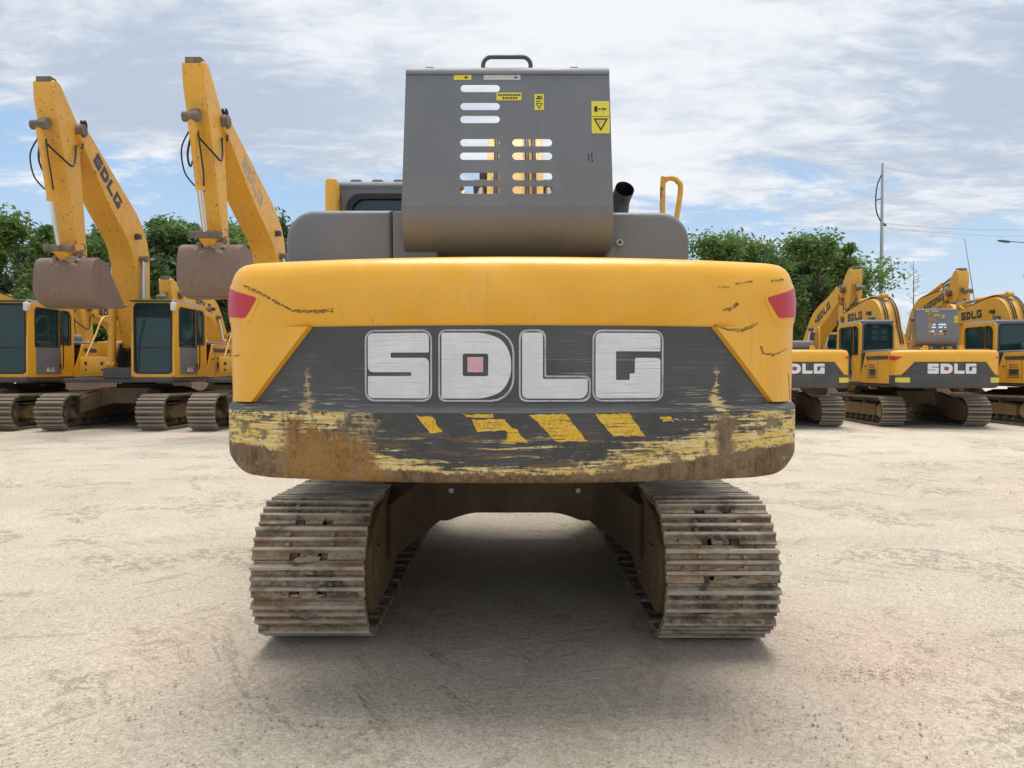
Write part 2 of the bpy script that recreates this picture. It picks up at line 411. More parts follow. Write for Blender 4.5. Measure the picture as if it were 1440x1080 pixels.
def round_poly(pts, r, n=4):
    out = []; L = len(pts)
    for i in range(L):
        p0, p1, p2 = Vector(pts[i - 1]), Vector(pts[i]), Vector(pts[(i + 1) % L])
        ri = r[i] if isinstance(r, (list, tuple)) else r
        a, b = p0 - p1, p2 - p1
        d = min(ri, a.length * .45, b.length * .45)
        if d < 1e-5: out.append(tuple(p1)); continue
        A, B = p1 + a.normalized() * d, p1 + b.normalized() * d
        for k in range(n + 1):
            t = k / n
            q = A * (1 - t) ** 2 + p1 * 2 * t * (1 - t) + B * t * t
            out.append((q.x, q.y))
    return out

class MB:
    def __init__(s): s.bm = bmesh.new()
    def raw(s, verts, faces, mi=0, f=None):
        vs = [s.bm.verts.new(f(*v) if f else v) for v in verts]
        out = []
        for q in faces:
            try:
                fc = s.bm.faces.new([vs[i] for i in q]); fc.material_index = mi; out.append(fc)
            except ValueError: pass
        return vs, out
    def box(s, x0, x1, y0, y1, z0, z1, mi=0, bev=0.0, seg=2, M=None):
        b = bmesh.new()
        vs = [b.verts.new((x, y, z)) for x in (x0, x1) for y in (y0, y1) for z in (z0, z1)]
        for q in ((0, 1, 3, 2), (4, 6, 7, 5), (0, 4, 5, 1), (2, 3, 7, 6), (0, 2, 6, 4), (1, 5, 7, 3)): b.faces.new([vs[i] for i in q])
        if bev: bmesh.ops.bevel(b, geom=b.edges[:], offset=bev, segments=seg, profile=.5, affect="EDGES")
        s.take(b, mi, M)
    def take(s, b, mi=0, M=None):
        b.verts.index_update()
        s.raw([tuple((M @ v.co) if M else v.co) for v in b.verts], [[v.index for v in f.verts] for f in b.faces], mi)
        b.free()
    def plate(s, polys, t, axis="side", at=0.0, mi=0, bev=0.0, f=None):
        v, q = plate_mesh(polys, t, bev); ax = AX[axis]
        s.raw([ax(a, b, c + at) for a, b, c in v], q, mi, f)
    def text(s, body, size, fn, mi=0, t=0.002):
        v, q = text_mesh(body, t / size)
        s.raw([fn(a * size, b * size, c * size) for a, b, c in v], q, mi)
    def tube(s, pts, r, seg=10, mi=0, cap=True, closed=False):
        pts = [Vector(p) for p in pts]; n = len(pts)
        rs = r if isinstance(r, (list, tuple)) else [r] * n
        tang = []
        for i in range(n):
            a = pts[i - 1] if i or closed else pts[0]; b = pts[(i + 1) % n] if i < n - 1 or closed else pts[-1]
            tang.append((b - a).normalized())
        up = Vector((0, 0, 1)) if abs(tang[0].z) < .9 else Vector((0, 1, 0))
        nx = tang[0].cross(up).normalized(); rings = []
        for i in range(n):
            nx = (nx - tang[i] * nx.dot(tang[i])).normalized(); ny = tang[i].cross(nx)
            rings.append([s.bm.verts.new(pts[i] + (nx * cos(2 * pi * k / seg) + ny * sin(2 * pi * k / seg)) * rs[i]) for k in range(seg)])
        for i in range(n if closed else n - 1):
            A, B = rings[i], rings[(i + 1) % n]
            for k in range(seg):
                s.bm.faces.new((A[k], A[(k + 1) % seg], B[(k + 1) % seg], B[k])).material_index = mi
        if cap and not closed:
            s.bm.faces.new(rings[0][::-1]).material_index = mi; s.bm.faces.new(rings[-1]).material_index = mi
    def cyl(s, A, B, r, seg=16, mi=0): s.tube([A, B], r, seg, mi)
    def lump(s, c, r, mi=0, seed=0, sub=2, sq=(1, 1, 1), amt=.35):
        rn = random.Random(seed); b = bmesh.new()
        bmesh.ops.create_icosphere(b, subdivisions=sub, radius=1)
        for v in b.verts: v.co *= 1 + (rn.random() - .5) * 2 * amt * .6
        for v in b.verts: v.co = Vector((c[0] + v.co.x * r * sq[0], c[1] + v.co.y * r * sq[1], c[2] + v.co.z * r * sq[2]))
        s.take(b, mi)
    def mesh(s, name, mats, ang=35, recalc=True):
        if recalc: bmesh.ops.recalc_face_normals(s.bm, faces=s.bm.faces[:])
        me = bpy.data.meshes.new(name); s.bm.to_mesh(me); s.bm.free()
        for m_ in (mats if isinstance(mats, (list, tuple)) else [mats]): me.materials.append(MAT[m_])
        if ang:
            me.shade_smooth(); me.set_sharp_from_angle(angle=radians(ang))
        return me
    def build(s, name, mats, parent=None, ang=35, **kw): return obj(name, s.mesh(name, mats, ang), parent, **kw)

def obj(name, me, parent=None, loc=None, rot=None, scale=None):
    o = bpy.data.objects.new(name, me); COL.objects.link(o)
    if parent: o.parent = parent
    if loc is not None: o.location = loc
    if rot is not None: o.rotation_euler = rot
    if scale is not None: o.scale = scale
    return o
def tag(o, label=None, cat=None, group=None, kind=None):
    for k, v in (("label", label), ("category", cat), ("group", group), ("kind", kind)):
        if v: o[k] = v
    return o
CACHE = {}
def cached(key, fn):
    if key not in CACHE: CACHE[key] = fn()
    return CACHE[key]

# ------------------------------------------------------------------ block letters (unit height)
def letter_polys(ch):
    if ch == "S":
        return .95, [round_poly([(.0, 1), (.95, 1), (.95, .70), (.36, .70), (.36, .62), (.95, .62), (.95, 0), (0, 0), (0, .34), (.68, .34), (.68, .40), (0, .40)],
                                [.09, .09, .02, .02, .02, .09, .09, .09, .02, .02, .02, .09])]
    if ch == "D":
        return .98, [round_poly([(0, 0), (0, 1), (.60, 1), (.86, .90), (.98, .66), (.98, .34), (.86, .10), (.60, 0)], [.03, .03, .12, .14, .14, .14, .14, .12]),
                     rr(.30, .34, .66, .68, .03)]
    if ch == "L":
        return .95, [round_poly([(0, 0), (0, 1), (.30, 1), (.30, .30), (.95, .30), (.95, .08), (.88, 0)], [.09, .06, .06, .02, .02, .04, .04])]
    if ch == "G":
        return 1.0, [round_poly([(0, 0), (0, 1), (1, 1), (1, .72), (.31, .72), (.31, .28), (.52, .28), (.52, .38), (.60, .38), (.60, .62), (1, .62), (1, 0)],
                                [.09, .09, .09, .02, .02, .02, .01, .02, .03, .03, .05, .09])]
BOOM_W = {"I": .26}
def simple_letter(ch):
    if ch in "SDLG": return letter_polys(ch)
    if ch == "I": return .26, [[(0, 0), (0, 1), (.26, 1), (.26, 0)]]
    if ch == "U": return .9, [round_poly([(0, 1), (.28, 1), (.28, .28), (.62, .28), (.62, 1), (.9, 1), (.9, 0), (0, 0)], [0, 0, .05, .05, 0, 0, .15, .15])]
    if ch == "O": return .9, [rr(0, 0, .9, 1, .15), rr(.28, .28, .62, .72, .05)]
    if ch == "N": return .9, [[(0, 0), (0, 1), (.30, 1), (.62, .45), (.62, 1), (.9, 1), (.9, 0), (.60, 0), (.28, .55), (.28, 0)]]
def word_polys(word, h, gap=.13):
    x = 0; out = []
    for ch in word:
        w, P = simple_letter(ch)
        out.append([[((x + a) * h, b * h) for a, b in q] for q in P]); x += w + gap
    return out, (x - gap) * h

# ------------------------------------------------------------------ counterweight (local machine frame: x right, y forward, z up)
HW, RA, RC = 1.345, 3.6, 0.22
TH1 = math.asin((HW - RC) / (RA - RC)); S1 = RA * TH1; S2 = S1 + RC * (pi / 2 - TH1); SEND = S2 + .14
def plan(s):
    sg = 1 if s >= 0 else -1; s = abs(s)
    if s <= S1:
        th = s / RA; x, y = RA * sin(th), RA * (1 - cos(th))
    elif s <= S2:
        th = TH1 + (s - S1) / RC
        x = RA * sin(TH1) + RC * (sin(th) - sin(TH1)); y = RA * (1 - cos(TH1)) + RC * (cos(TH1) - cos(th))
    else:
        th = pi / 2; x = HW; y = RA * (1 - cos(TH1)) + RC * cos(TH1) + (s - S2)
    return sg * x, y, sg * sin(th), -cos(th)
TAIL = -2.85
def cwpt(s, z, off):
    x, y, nx, ny = plan(s)
    return (x + nx * off, TAIL + y + ny * off, z)
def s_of_x(x):
    lo, hi = 0, S2
    for _ in range(40):
        m_ = (lo + hi) / 2
        if plan(m_)[0] < abs(x): lo = m_
        else: hi = m_
    return lo if x >= 0 else -lo
def lerp_tab(tab, z):
    for (z0, a), (z1, b) in zip(tab, tab[1:]):
        if z0 >= z >= z1: return a + (b - a) * (z0 - z) / max(1e-9, z0 - z1)
    return tab[-1][1] if z < tab[-1][0] else tab[0][1]
CW_SIDE = [(2.034, -.13), (2.031, -.095), (2.023, -.066), (2.008, -.044), (1.985, -.027), (1.95, -.014), (1.90, -.005), (1.86, 0), (1.82, 0), (1.795, -.001), (1.775, -.002), (1.76, -.004), (1.748, -.006), (1.738, -.007), (1.73, -.008), (1.55, -.012), (1.42, -.014), (1.388, -.012)]
CW_LOW = [(1.388, -.012), (1.380, -.004), (1.371, .004), (1.362, .010), (1.353, .0135), (1.325, .014), (1.24, .014), (1.17, .014), (1.13, .014), (1.105, .014), (1.088, .013), (1.074, .009), (1.063, .002), (1.055, -.008), (1.050, -.020), (1.047, -.035)]
PTOP, PBOT, PDEP = 1.728, 1.391, -.038
def under(z): return 0 if z >= 1.835 else -.022 * min(1, (1.835 - z) / .105) ** 1.7
def xb(z): return .915 + (1.215 - .915) * min(1, max(0, (PTOP - z) / (PTOP - PBOT)))
def lowoff(s, a, z):
    k = min(1, max(0, (abs(s) - 1.22) / .16)); k = k * k * (3 - 2 * k)
    q = min(1, max(0, (1.16 - z) / .113))
    return a + (min(a, .004) - a) * k - .055 * k * q ** 3
def cw_off(s, z):
    if PBOT <= z <= PTOP and abs(s) < xb(z): return PDEP
    if z >= 1.388:
        k = min(1, max(0, (xb(z) + .16 - abs(s)) / .16)) if z > PTOP else 0
        return lerp_tab(CW_SIDE, z) + under(z) * k * k * (3 - 2 * k)
    return lowoff(s, lerp_tab(CW_LOW, z), z)
def zlow(s, z):
    """lower edge lifts a little round the two corners"""
    k = min(1, max(0, (abs(s) - 1.12) / .42)); k = k * k * (3 - 2 * k)
    f = min(1, max(0, (1.32 - z) / .26))
    return z + .058 * k * f * f

def counterweight_mesh():
    rows = [(2.0345, -.62, -.62, 0), ]
    for z, a in CW_SIDE[:14]: rows.append((z, a + under(z), a, 0))
    rows += [(PTOP + .003, -.031, -.008, 0), (PTOP, PDEP, -.008, 1)]
    for k in range(1, 10): rows.append((PTOP + (PBOT - PTOP) * k / 10, PDEP, -.008 - .006 * k / 10, 1))
    rows += [(PBOT, PDEP, -.013, 1), (1.3890, -.037, -.012, 1.5)]
    for z, a in CW_LOW[1:]: rows.append((z, a if z < 1.36 else -.037 + (.0135 + .037) * ((1.389 - z) / .036) ** .8, a, 1.5 if z > 1.355 else 2))
    rows += [(1.047, -.62, -.62, 3)]
    nP, nS = 30, 34
    bm = bmesh.new(); grid = []
    for z, oP, oS, kind in rows:
        b = xb(z); line = []
        ts = [-1 + 2 * i / nP for i in range(nP + 1)]
        bi = b - .009
        ss_r = []
        for k in range(1, nS + 1):
            q = k / nS; ss_r.append(b + (SEND - b) * q)
        fade = lambda v: (lambda k: oS + (oP - oS) * k * k * (3 - 2 * k))(min(1, max(0, (b + .16 - v) / .16))) if (kind == 0 and z < 1.9) or kind == 1.5 else oS
        ob = oP if (kind == 0 and z < 1.9) or kind == 1.5 else oS
        cols = [(-v, fade(v)) for v in reversed(ss_r)] + [(-b, ob)] + [(t * bi, oP) for t in ts] + [(b, ob)] + [(v, fade(v)) for v in ss_r]
        for s, off in cols:
            if kind >= 1.5 and abs(s) >= b and z < 1.3885 and off > -.3: off = lowoff(s, off, z)
            line.append(bm.verts.new(cwpt(s, zlow(s, z) if z < 1.35 else z, off)))
        grid.append(line)
    nc = len(grid[0]); i0, i1 = nS + 1, nS + 1 + nP
    for r in range(len(rows) - 1):
        for c in range(nc - 1):
            f = bm.faces.new((grid[r][c], grid[r + 1][c], grid[r + 1][c + 1], grid[r][c + 1]))
            k0, k1 = rows[r][3], rows[r + 1][3]
            inner = i0 <= c < i1
            if k0 == 1 and k1 == 1: f.material_index = 1 if inner else 0
            elif k0 == 1.5 or (k0 == 1 and k1 == 1.5 and inner): f.material_index = 1
            elif k0 >= 2: f.material_index = 2
            else: f.material_index = 0
    # front face
    front = [grid[r][0] for r in range(len(rows))] + [grid[r][-1] for r in range(len(rows) - 1, -1, -1)]
    bmesh.ops.recalc_face_normals(bm, faces=bm.faces[:])
    me = bpy.data.meshes.new("counterweight"); bm.to_mesh(me); bm.free()
    me.shade_smooth(); me.set_sharp_from_angle(angle=radians(40))
    return me

def drape(mb, polys, fn, t=.003, mi=0, step=.06, stepz=None):
    """thin plate laid over a curved surface: cut finely, then mapped by fn(u, v, w)"""
    v, q = plate_mesh(polys, t)
    b = bmesh.new(); vs = [b.verts.new(p) for p in v]
    for f in q:
        try: b.faces.new([vs[i] for i in f])
        except ValueError: pass
    us = [p[0] for p in v]; ws = [p[1] for p in v]
    for ax, lo, hi, st in ((0, min(us), max(us), step), (1, min(ws), max(ws), stepz)):
        if not st: continue
        k = math.floor(lo / st) + 1
        while k * st < hi:
            no = (1, 0, 0) if ax == 0 else (0, 1, 0)
            bmesh.ops.bisect_plane(b, geom=b.verts[:] + b.edges[:] + b.faces[:], plane_co=(no[0] * k * st, no[1] * k * st, 0), plane_no=no)
            k += 1
    b.verts.index_update()
    mb.raw([fn(*p.co) for p in b.verts], [[x.index for x in f.verts] for f in b.faces], mi)
    b.free()
def on_cw(lift=.0015, extra=0.0):
    def fn(u, v, w):
        return cwpt(u, zlow(u, v) if v < 1.35 else v, cw_off(u, v) + lift + w + extra)
    return fn
def on_panel(lift=.002):
    return lambda u, v, w: cwpt(u, v, PDEP + lift + w)

def build_counterweight(root, worn, mats=None, extras=True):
    me = cached("cw", counterweight_mesh).copy() if worn else None
    if worn:
        for m_ in ("yellow", "panel", "lowerband"): me.materials.append(MAT[m_])
    else:
        def mk():
            q = cached("cw", counterweight_mesh).copy()
            for m_ in ("yellow", "dark", "dark"): q.materials.append(MAT[m_])
            return q
        me = cached("cw_clean", mk)
    cw = obj("counterweight", me, root)
    # letters
    def letters():
        mb = MB(); fn = on_panel(.0025)
        spots = [("S", -.655, -.350), ("D", -.322, .010), ("L", .030, .345), ("G", .352, .675)] if worn else [("S", -.60, -.335), ("D", -.29, .01), ("L", .05, .32), ("G", .35, .64)]
        z0, h = (1.399, .312) if worn else (1.42, .26)
        for ch, xa, xe in spots:
            w, P = letter_polys(ch)
            ax0, ax1, az0, az1 = (xa + .014, xe - .014, z0 + .014, z0 + h - .014) if worn else (xa, xe, z0, z0 + h)
            P2 = [[(ax0 + a / w * (ax1 - ax0), az0 + b * (az1 - az0)) for a, b in q] for q in P]
            drape(mb, P2, fn, .002, 0, .05)
            if worn:
                q_ = .0075
                if ch == "L":
                    bw, bh = ax0 + .30 / .95 * (ax1 - ax0), az0 + .30 * (az1 - az0)
                    Lo = lambda e: round_poly([(ax0 - e, az0 - e), (ax0 - e, az1 + e), (bw + e, az1 + e), (bw + e, bh + e), (ax1 + e, bh + e), (ax1 + e, az0 - e)], [.035, .04, .04, .008, .03, .04])
                    ring = [Lo(.014), Lo(.014 - q_)]
                elif ch == "D":
                    ring = [rr(xa, z0, xe, z0 + h, (.10, .03, .03, .10)), rr(xa + q_, z0 + q_, xe - q_, z0 + h - q_, (.096, .026, .026, .096))]
                else:
                    ring = [rr(xa, z0, xe, z0 + h, .042), rr(xa + q_, z0 + q_, xe - q_, z0 + h - q_, .038)]
                drape(mb, ring, fn, .002, 2, .05)
            if ch == "D":
                drape(mb, [rr(ax0 + .375 * (ax1 - ax0), az0 + .40 * (az1 - az0), ax0 + .60 * (ax1 - ax0), az0 + .63 * (az1 - az0), .004)], fn, .002, 1)
        return mb.mesh("lettering", ["letter_white" if worn else "letter_clean", "pink" if worn else "emblem_red", "letter_ring"], 0)
    obj("lettering", letters() if worn else cached("cw_letters", letters), cw)
    # reflectors, one at each corner
    for sg in (-1, 1):
        def refl(sg=sg):
            mb = MB()
            if worn: pl = [(sg * 1.165, 1.862), (sg * 1.57, 1.965), (sg * 1.59, 1.80), (sg * 1.235, 1.770)]
            else: pl = [(sg * 1.17, 1.86), (sg * 1.66, 1.90), (sg * 1.66, 1.79), (sg * 1.36, 1.765)]
            drape(mb, [round_poly(pl, .02)], on_cw(.003), .005, 0, .03, .03)
            return mb.mesh("reflector", "red" if worn else "red_orange", 50)
        obj("reflector", refl() if worn else cached(("refl", sg), refl), cw)
    if worn:
        for sg in (-1, 1):                                  # moulded lip under each reflector
            mb = MB(); drape(mb, [round_poly([(sg * 1.145, 1.866), (sg * 1.57, 1.975), (sg * 1.59, 1.775), (sg * 1.22, 1.738)], .03)], on_cw(.0005), .004, 0, .03, .03)
            mb.build("reflector_surround", "yellow", cw, 50)
        fn = on_cw(.0016)
        for P4 in ([(.072, 1.348), (.228, 1.348), (.322, 1.232), (.186, 1.232)], [(.355, 1.348), (.500, 1.348), (.575, 1.252), (.437, 1.252)],
                   [(-.165, 1.325), (-.035, 1.330), (.010, 1.282), (-.145, 1.272)], [(-.025, 1.283), (.020, 1.285), (.065, 1.226), (-.020, 1.232)],
                   [(-.41, 1.340), (-.34, 1.338), (-.295, 1.270), (-.345, 1.268)], [(-.21, 1.348), (-.08, 1.348), (-.075, 1.334), (-.19, 1.333)], [(.635, 1.335), (.685, 1.335), (.705, 1.312), (.655, 1.312)]):
            out = []
            for (p, q) in zip(P4, P4[1:] + P4[:1]):
                n = max(3, int(math.dist(p, q) / .016))
                for k in range(n): out.append((p[0] + (q[0] - p[0]) * k / n + random.uniform(-.0045, .0045), p[1] + (q[1] - p[1]) * k / n + random.uniform(-.0035, .0035)))
            mb = MB(); drape(mb, [out], fn, .0016, 0, .04, .02)
            mb.build("hazard_stripe", "hazard", cw, 0)
        # gouges in the yellow paint
        MAT["gouge"] = mat_gouge()
        rn = random.Random(3)
        def gouge(pts, w):
            mb = MB()
            for (a, b), wd in zip(zip(pts, pts[1:]), w):
                n = max(3, int(math.dist(a, b) / .012)); top, bot = [], []
                dx, dz = b[0] - a[0], b[1] - a[1]; L = math.hypot(dx, dz); nx, nz = -dz / L, dx / L
                for k in range(n + 1):
                    t = k / n; q = wd * (.35 + rn.random() * .9)
                    top.append((a[0] + dx * t + nx * q, a[1] + dz * t + nz * q)); q = wd * (.35 + rn.random() * .9)
                    bot.append((a[0] + dx * t - nx * q, a[1] + dz * t - nz * q))
                drape(mb, [top + bot[::-1]], on_cw(.0012), .0012, 0, .04)
            mb.build('paint_gouge', 'gouge', cw, 0)
        gouge([(-1.22, 1.905), (-1.15, 1.88), (-1.06, 1.835), (-.99, 1.800), (-.90, 1.792), (-.79, 1.796)], [.006, .006, .005, .006, .009, .006])
        gouge([(-1.25, 1.92), (-1.17, 1.895)], [.005]); gouge([(-1.34, 1.60), (-1.29, 1.603)], [.004])
        gouge([(.915, 1.732), (.97, 1.715), (1.04, 1.712), (1.10, 1.733), (1.125, 1.745)], [.006, .007, .009, .006])
        gouge([(.97, 1.80), (1.02, 1.83)], [.010]); gouge([(.945, 1.80), (1.0, 1.815)], [.005])
        gouge([(1.145, 1.645), (1.155, 1.61), (1.22, 1.605), (1.30, 1.632)], [.006, .006, .003])
        gouge([(1.01, 1.92), (1.10, 1.935)], [.003]); gouge([(1.20, 1.94), (1.28, 1.95)], [.004]); gouge([(.92, 1.905), (.98, 1.903)], [.0025]); gouge([(1.33, 1.52), (1.36, 1.40)], [.004])
    else:
        def eye():
            mb = MB(); mb.plate([round_poly([(-.07, 0), (.07, 0), (.05, .12), (-.05, .12)], .04), rr(-.022, .05, .022, .095, .02)], .04, "front", 0)
            return mb.mesh("lifting_eye", "yellow")
        for x in (-.5, .42): obj("lifting_eye", cached("eye", eye), cw, (x, -2.45, 2.04))
        for sg in (-1, 1):
            def marker(sg=sg):
                mb = MB(); drape(mb, [rr(min(sg * 1.02, sg * 1.36), 1.19, max(sg * 1.02, sg * 1.36), 1.32, .01)], on_cw(.003), .004, 0, .04)
                return mb.mesh("marker_plate", "label_yellow", 0)
            obj("marker_plate", cached(("marker", sg), marker), cw)
    return cw

# ------------------------------------------------------------------ crawler tracks
TW, TX, WZ, WY, TR = .61, 1.110, .400, 1.70, .350
NSHOE = 47
def shoe_mesh(simple=False):
    mb = MB(); h = TW / 2
    if simple:
        mb.box(-h, h, -.088, .088, 0, .02)
        for y in (-.058, .03): mb.box(-h, h, y - .016, y + .016, .018, .055, 1)
    else:
        nt = lambda x: [(x - .028, -.088), (x - .028, -.048), (x + .028, -.048), (x + .028, -.088)]
        out = [(-h, -.088)] + nt(-.075) + nt(.075) + [(h, -.088), (h, .088), (-h, .088)]
        mb.plate([out], .018, "top", .009)
        for y, hh in ((-.036, .045), (.020, .045), (.076, .048)):
            mb.raw([(sx * h, y + dy, z) for sx in (-1, 1) for dy, z in ((-.017, .016), (.017, .016), (.008, hh), (-.008, hh))],
                   [(0, 3, 2, 1), (4, 5, 6, 7), (0, 1, 5, 4), (1, 2, 6, 5), (2, 3, 7, 6), (3, 0, 4, 7)])
        # overlapping lip that hooks under the next shoe
        mb.box(-h + .01, h - .01, .084, .108, -.014, .004)
        for x in (-.12, .12):
            for y in (-.008, .048): mb.cyl((x, y, .012), (x, y, .034), .014, 6)
    return mb.mesh("track_shoe", ["steel", "bar"] if simple else "shoe", 30)
def loop_pos(d):
    L = 2 * WY; A = pi * TR; per = 2 * L + 2 * A; d %= per
    if d < L: return (-WY + d, WZ + TR - .02 * sin(pi * d / L), 0.0)              # top run, going forward
    d -= L
    if d < A: a = d / TR; return (WY + TR * sin(a), WZ + TR * cos(a), -a)
    d -= A
    if d < L: return (WY - d, WZ - TR, -pi)
    d -= L
    a = pi + d / TR
    return (-WY + TR * sin(a), WZ + TR * cos(a), -a)
PER = 4 * WY + 2 * pi * TR

def chain_mesh():
    mb = MB()
    for x in (-.085, .085):
        for i in range(NSHOE):
            y, z, a = loop_pos((i + .5) * PER / NSHOE)
            M = Matrix.Translation((x, y, z)) @ Matrix.Rotation(a, 4, "X")
            mb.box(-.022, .022, -.105, .105, -.105, -.006, M=M)
    return mb.mesh("track_chain", "steel", 30)
def bg_track_mesh():
    sm = shoe_mesh(True); V = [v.co.copy() for v in sm.vertices]; F = [tuple(f.vertices) for f in sm.polygons if not f.material_index]; FB = [tuple(f.vertices) for f in sm.polygons if f.material_index]
    mb = MB()
    for i in range(NSHOE):
        y, z, a = loop_pos((i + .35) * PER / NSHOE)
        M = Matrix.Translation((0, y, z)) @ Matrix.Rotation(a, 4, "X")
        vs_, _ = mb.raw([tuple(M @ v) for v in V], F)
        for q in FB: mb.bm.faces.new([vs_[k] for k in q]).material_index = 1
    for x in (-.085, .085):
        for i in range(NSHOE):
            y, z, a = loop_pos((i + .5) * PER / NSHOE)
            M = Matrix.Translation((x, y, z)) @ Matrix.Rotation(a, 4, "X")
            mb.box(-.022, .022, -.1, .1, -.1, -.006, M=M)
    return mb.mesh("crawler_track", ["steel", "bar"], 30)
def sprocket_mesh():
    mb = MB(); n = 21; pts = []
    for i in range(n * 4):
        r = .320 if i % 4 in (1, 2) else .272
        a = 2 * pi * i / (n * 4); pts.append((r * cos(a), r * sin(a)))
    mb.plate([pts], .07, "side", 0); mb.cyl((-.20, 0, 0), (.20, 0, 0), .21, 28); mb.cyl((-.24, 0, 0), (.24, 0, 0), .15, 24)
    return mb.mesh("sprocket", "frame_mud")
def idler_mesh():
    mb = MB(); mb.cyl((-.09, 0, 0), (.09, 0, 0), .275, 36); mb.cyl((-.05, 0, 0), (.05, 0, 0), .315, 36); mb.cyl((-.17, 0, 0), (.17, 0, 0), .10, 20)
    return mb.mesh("idler_wheel", "steel")
def roller_mesh():
    mb = MB(); mb.cyl((-.14, 0, 0), (.14, 0, 0), .085, 16); mb.cyl((-.17, 0, 0), (.17, 0, 0), .05, 10)
    for x in (-.10, .10): mb.cyl((x - .02, 0, 0), (x + .02, 0, 0), .105, 16)
    return mb.mesh("track_roller", "steel")
def frame_mesh():
    mb = MB()
    prof = [(-1.30, .25), (1.36, .23), (1.42, .38), (1.15, .52), (.6, .57), (-.9, .57), (-1.30, .54)]
    mb.plate([round_poly(prof, .04)], .36, "side", 0, bev=.015)
    # top ridges and motor guard at the sprocket end
    mb.box(-.13, .13, -1.2, 1.2, .55, .585, bev=.01)
    return mb.mesh("track_frame", "frame_mud")
def guard_mesh(sg):
    mb = MB()
    pr = [(-1.93, .36), (-1.84, .15), (-1.2, .17), (-.92, .28), (-.92, .76), (-1.30, .78), (-1.66, .71), (-1.90, .56)]
    mb.plate([round_poly(pr, .035)], .10, "side", -sg * .26, bev=.01)
    for y, z in ((-1.75, .30), (-1.75, .50), (-1.35, .26), (-1.35, .62)): mb.cyl((-sg * .30, y, z), (-sg * .328, y, z), .022, 6)
    mb.cyl((-sg * .20, -WY, WZ), (-sg * .325, -WY, WZ), .12, 28)
    return mb.mesh("motor_guard", "guard")
def carbody_mesh():
    mb = MB()
    top = [(-.92, .52), (-.80, .80), (-.55, .93), (.55, .93), (.80, .80), (.92, .52)]
    bot = [(.92, .20), (.85, .22), (.81, .31), (.76, .41), (.69, .475), (.60, .515), (.46, .505), (.37, .54), (.28, .562), (-.28, .562), (-.37, .54), (-.46, .505), (-.60, .515), (-.69, .475), (-.76, .41), (-.81, .31), (-.85, .22), (-.92, .20)]
    mb.plate([round_poly(top + bot, .03, 2)], 2.0, "front", .0, bev=.02)
    mb.cyl((0, 0, .90), (0, 0, 1.00), .62, 40)
    for sx in (-1, 1):                                      # splayed legs of the X frame
        for sy in (-1, 1):
            A, B = (sx * .62, sy * .86), (sx * .86, sy * 1.40)
            nx, ny = -(B[1] - A[1]), B[0] - A[0]; q = math.hypot(nx, ny); nx, ny = nx / q, ny / q
            mb.raw([(P[0] + nx * o * w, P[1] + ny * o * w, z) for P, w, z0, z1 in ((A, .15, .52, .90), (B, .10, .36, .70)) for o in (-1, 1) for z in (z0, z1)],
                   [(0, 1, 3, 2), (4, 6, 7, 5), (0, 4, 5, 1), (2, 3, 7, 6), (0, 2, 6, 4), (1, 5, 7, 3)])
    for x in (-.43, .43): mb.box(x - .017, x + .017, -1.02, -.99, 0.70, .735, mi=1, bev=.004)
    return mb.mesh("car_body", ["under", "galv"])

def build_undercarriage(root, detail, rollers=True, yaw=0.0):
    xo = .018 if detail else 0
    for sg in (-1, 1):
        if detail:
            tr = obj("crawler_track", cached("chain", chain_mesh), root, (sg * TX + xo, 0, 0))
            sm = cached("shoe", shoe_mesh)
            for i in range(NSHOE):
                y, z, a = loop_pos((i + (.15 if sg < 0 else .55)) * PER / NSHOE)
                obj("track_shoe", sm, tr, (0, y, z), (a, 0, 0))
            mb = MB(); rn = random.Random(11 + sg)
            for i in range(NSHOE):
                d = (i + (.15 if sg < 0 else .55)) * PER / NSHOE
                for k in range(rn.randint(2, 9)):
                    y, z, a = loop_pos(d + rn.choice((-.019, .043, -.078)))
                    M = Matrix.Translation((0, y, z)) @ Matrix.Rotation(a, 4, "X")
                    c = M @ Vector((rn.gauss(0, .055) if rn.random() < .75 else rn.uniform(-.28, .28), rn.uniform(-.006, .006), .020))
                    mb.lump(c, rn.uniform(.010, .034), 0, rn.random(), 2, (rn.uniform(1.2, 2.6), .65, .62), .7)
            tag(mb.build("mud_clump", "mud", tr, 60), kind="stuff")
        else:
            tr = obj("crawler_track", cached("bg_track", bg_track_mesh), root, (sg * TX, 0, 0))
        fr = obj("track_frame", cached("frame", frame_mesh), root, (sg * TX + xo, 0, 0))
        obj("sprocket", cached("sprocket", sprocket_mesh), fr, (0, -WY, WZ))
        obj("idler_wheel", cached("idler", idler_mesh), fr, (0, WY, WZ))
        obj("motor_guard", cached(("guard", sg), lambda sg=sg: guard_mesh(sg)), fr)
        if rollers:
            for k in range(7): obj("track_roller", cached("roller", roller_mesh), fr, (0, -1.15 + k * .38, .165))
            for k in range(2): obj("track_roller", cached("roller", roller_mesh), fr, (0, -.55 + k * 1.1, .605))
    obj("car_body", cached("carbody", carbody_mesh), root, (xo, 0, 0))

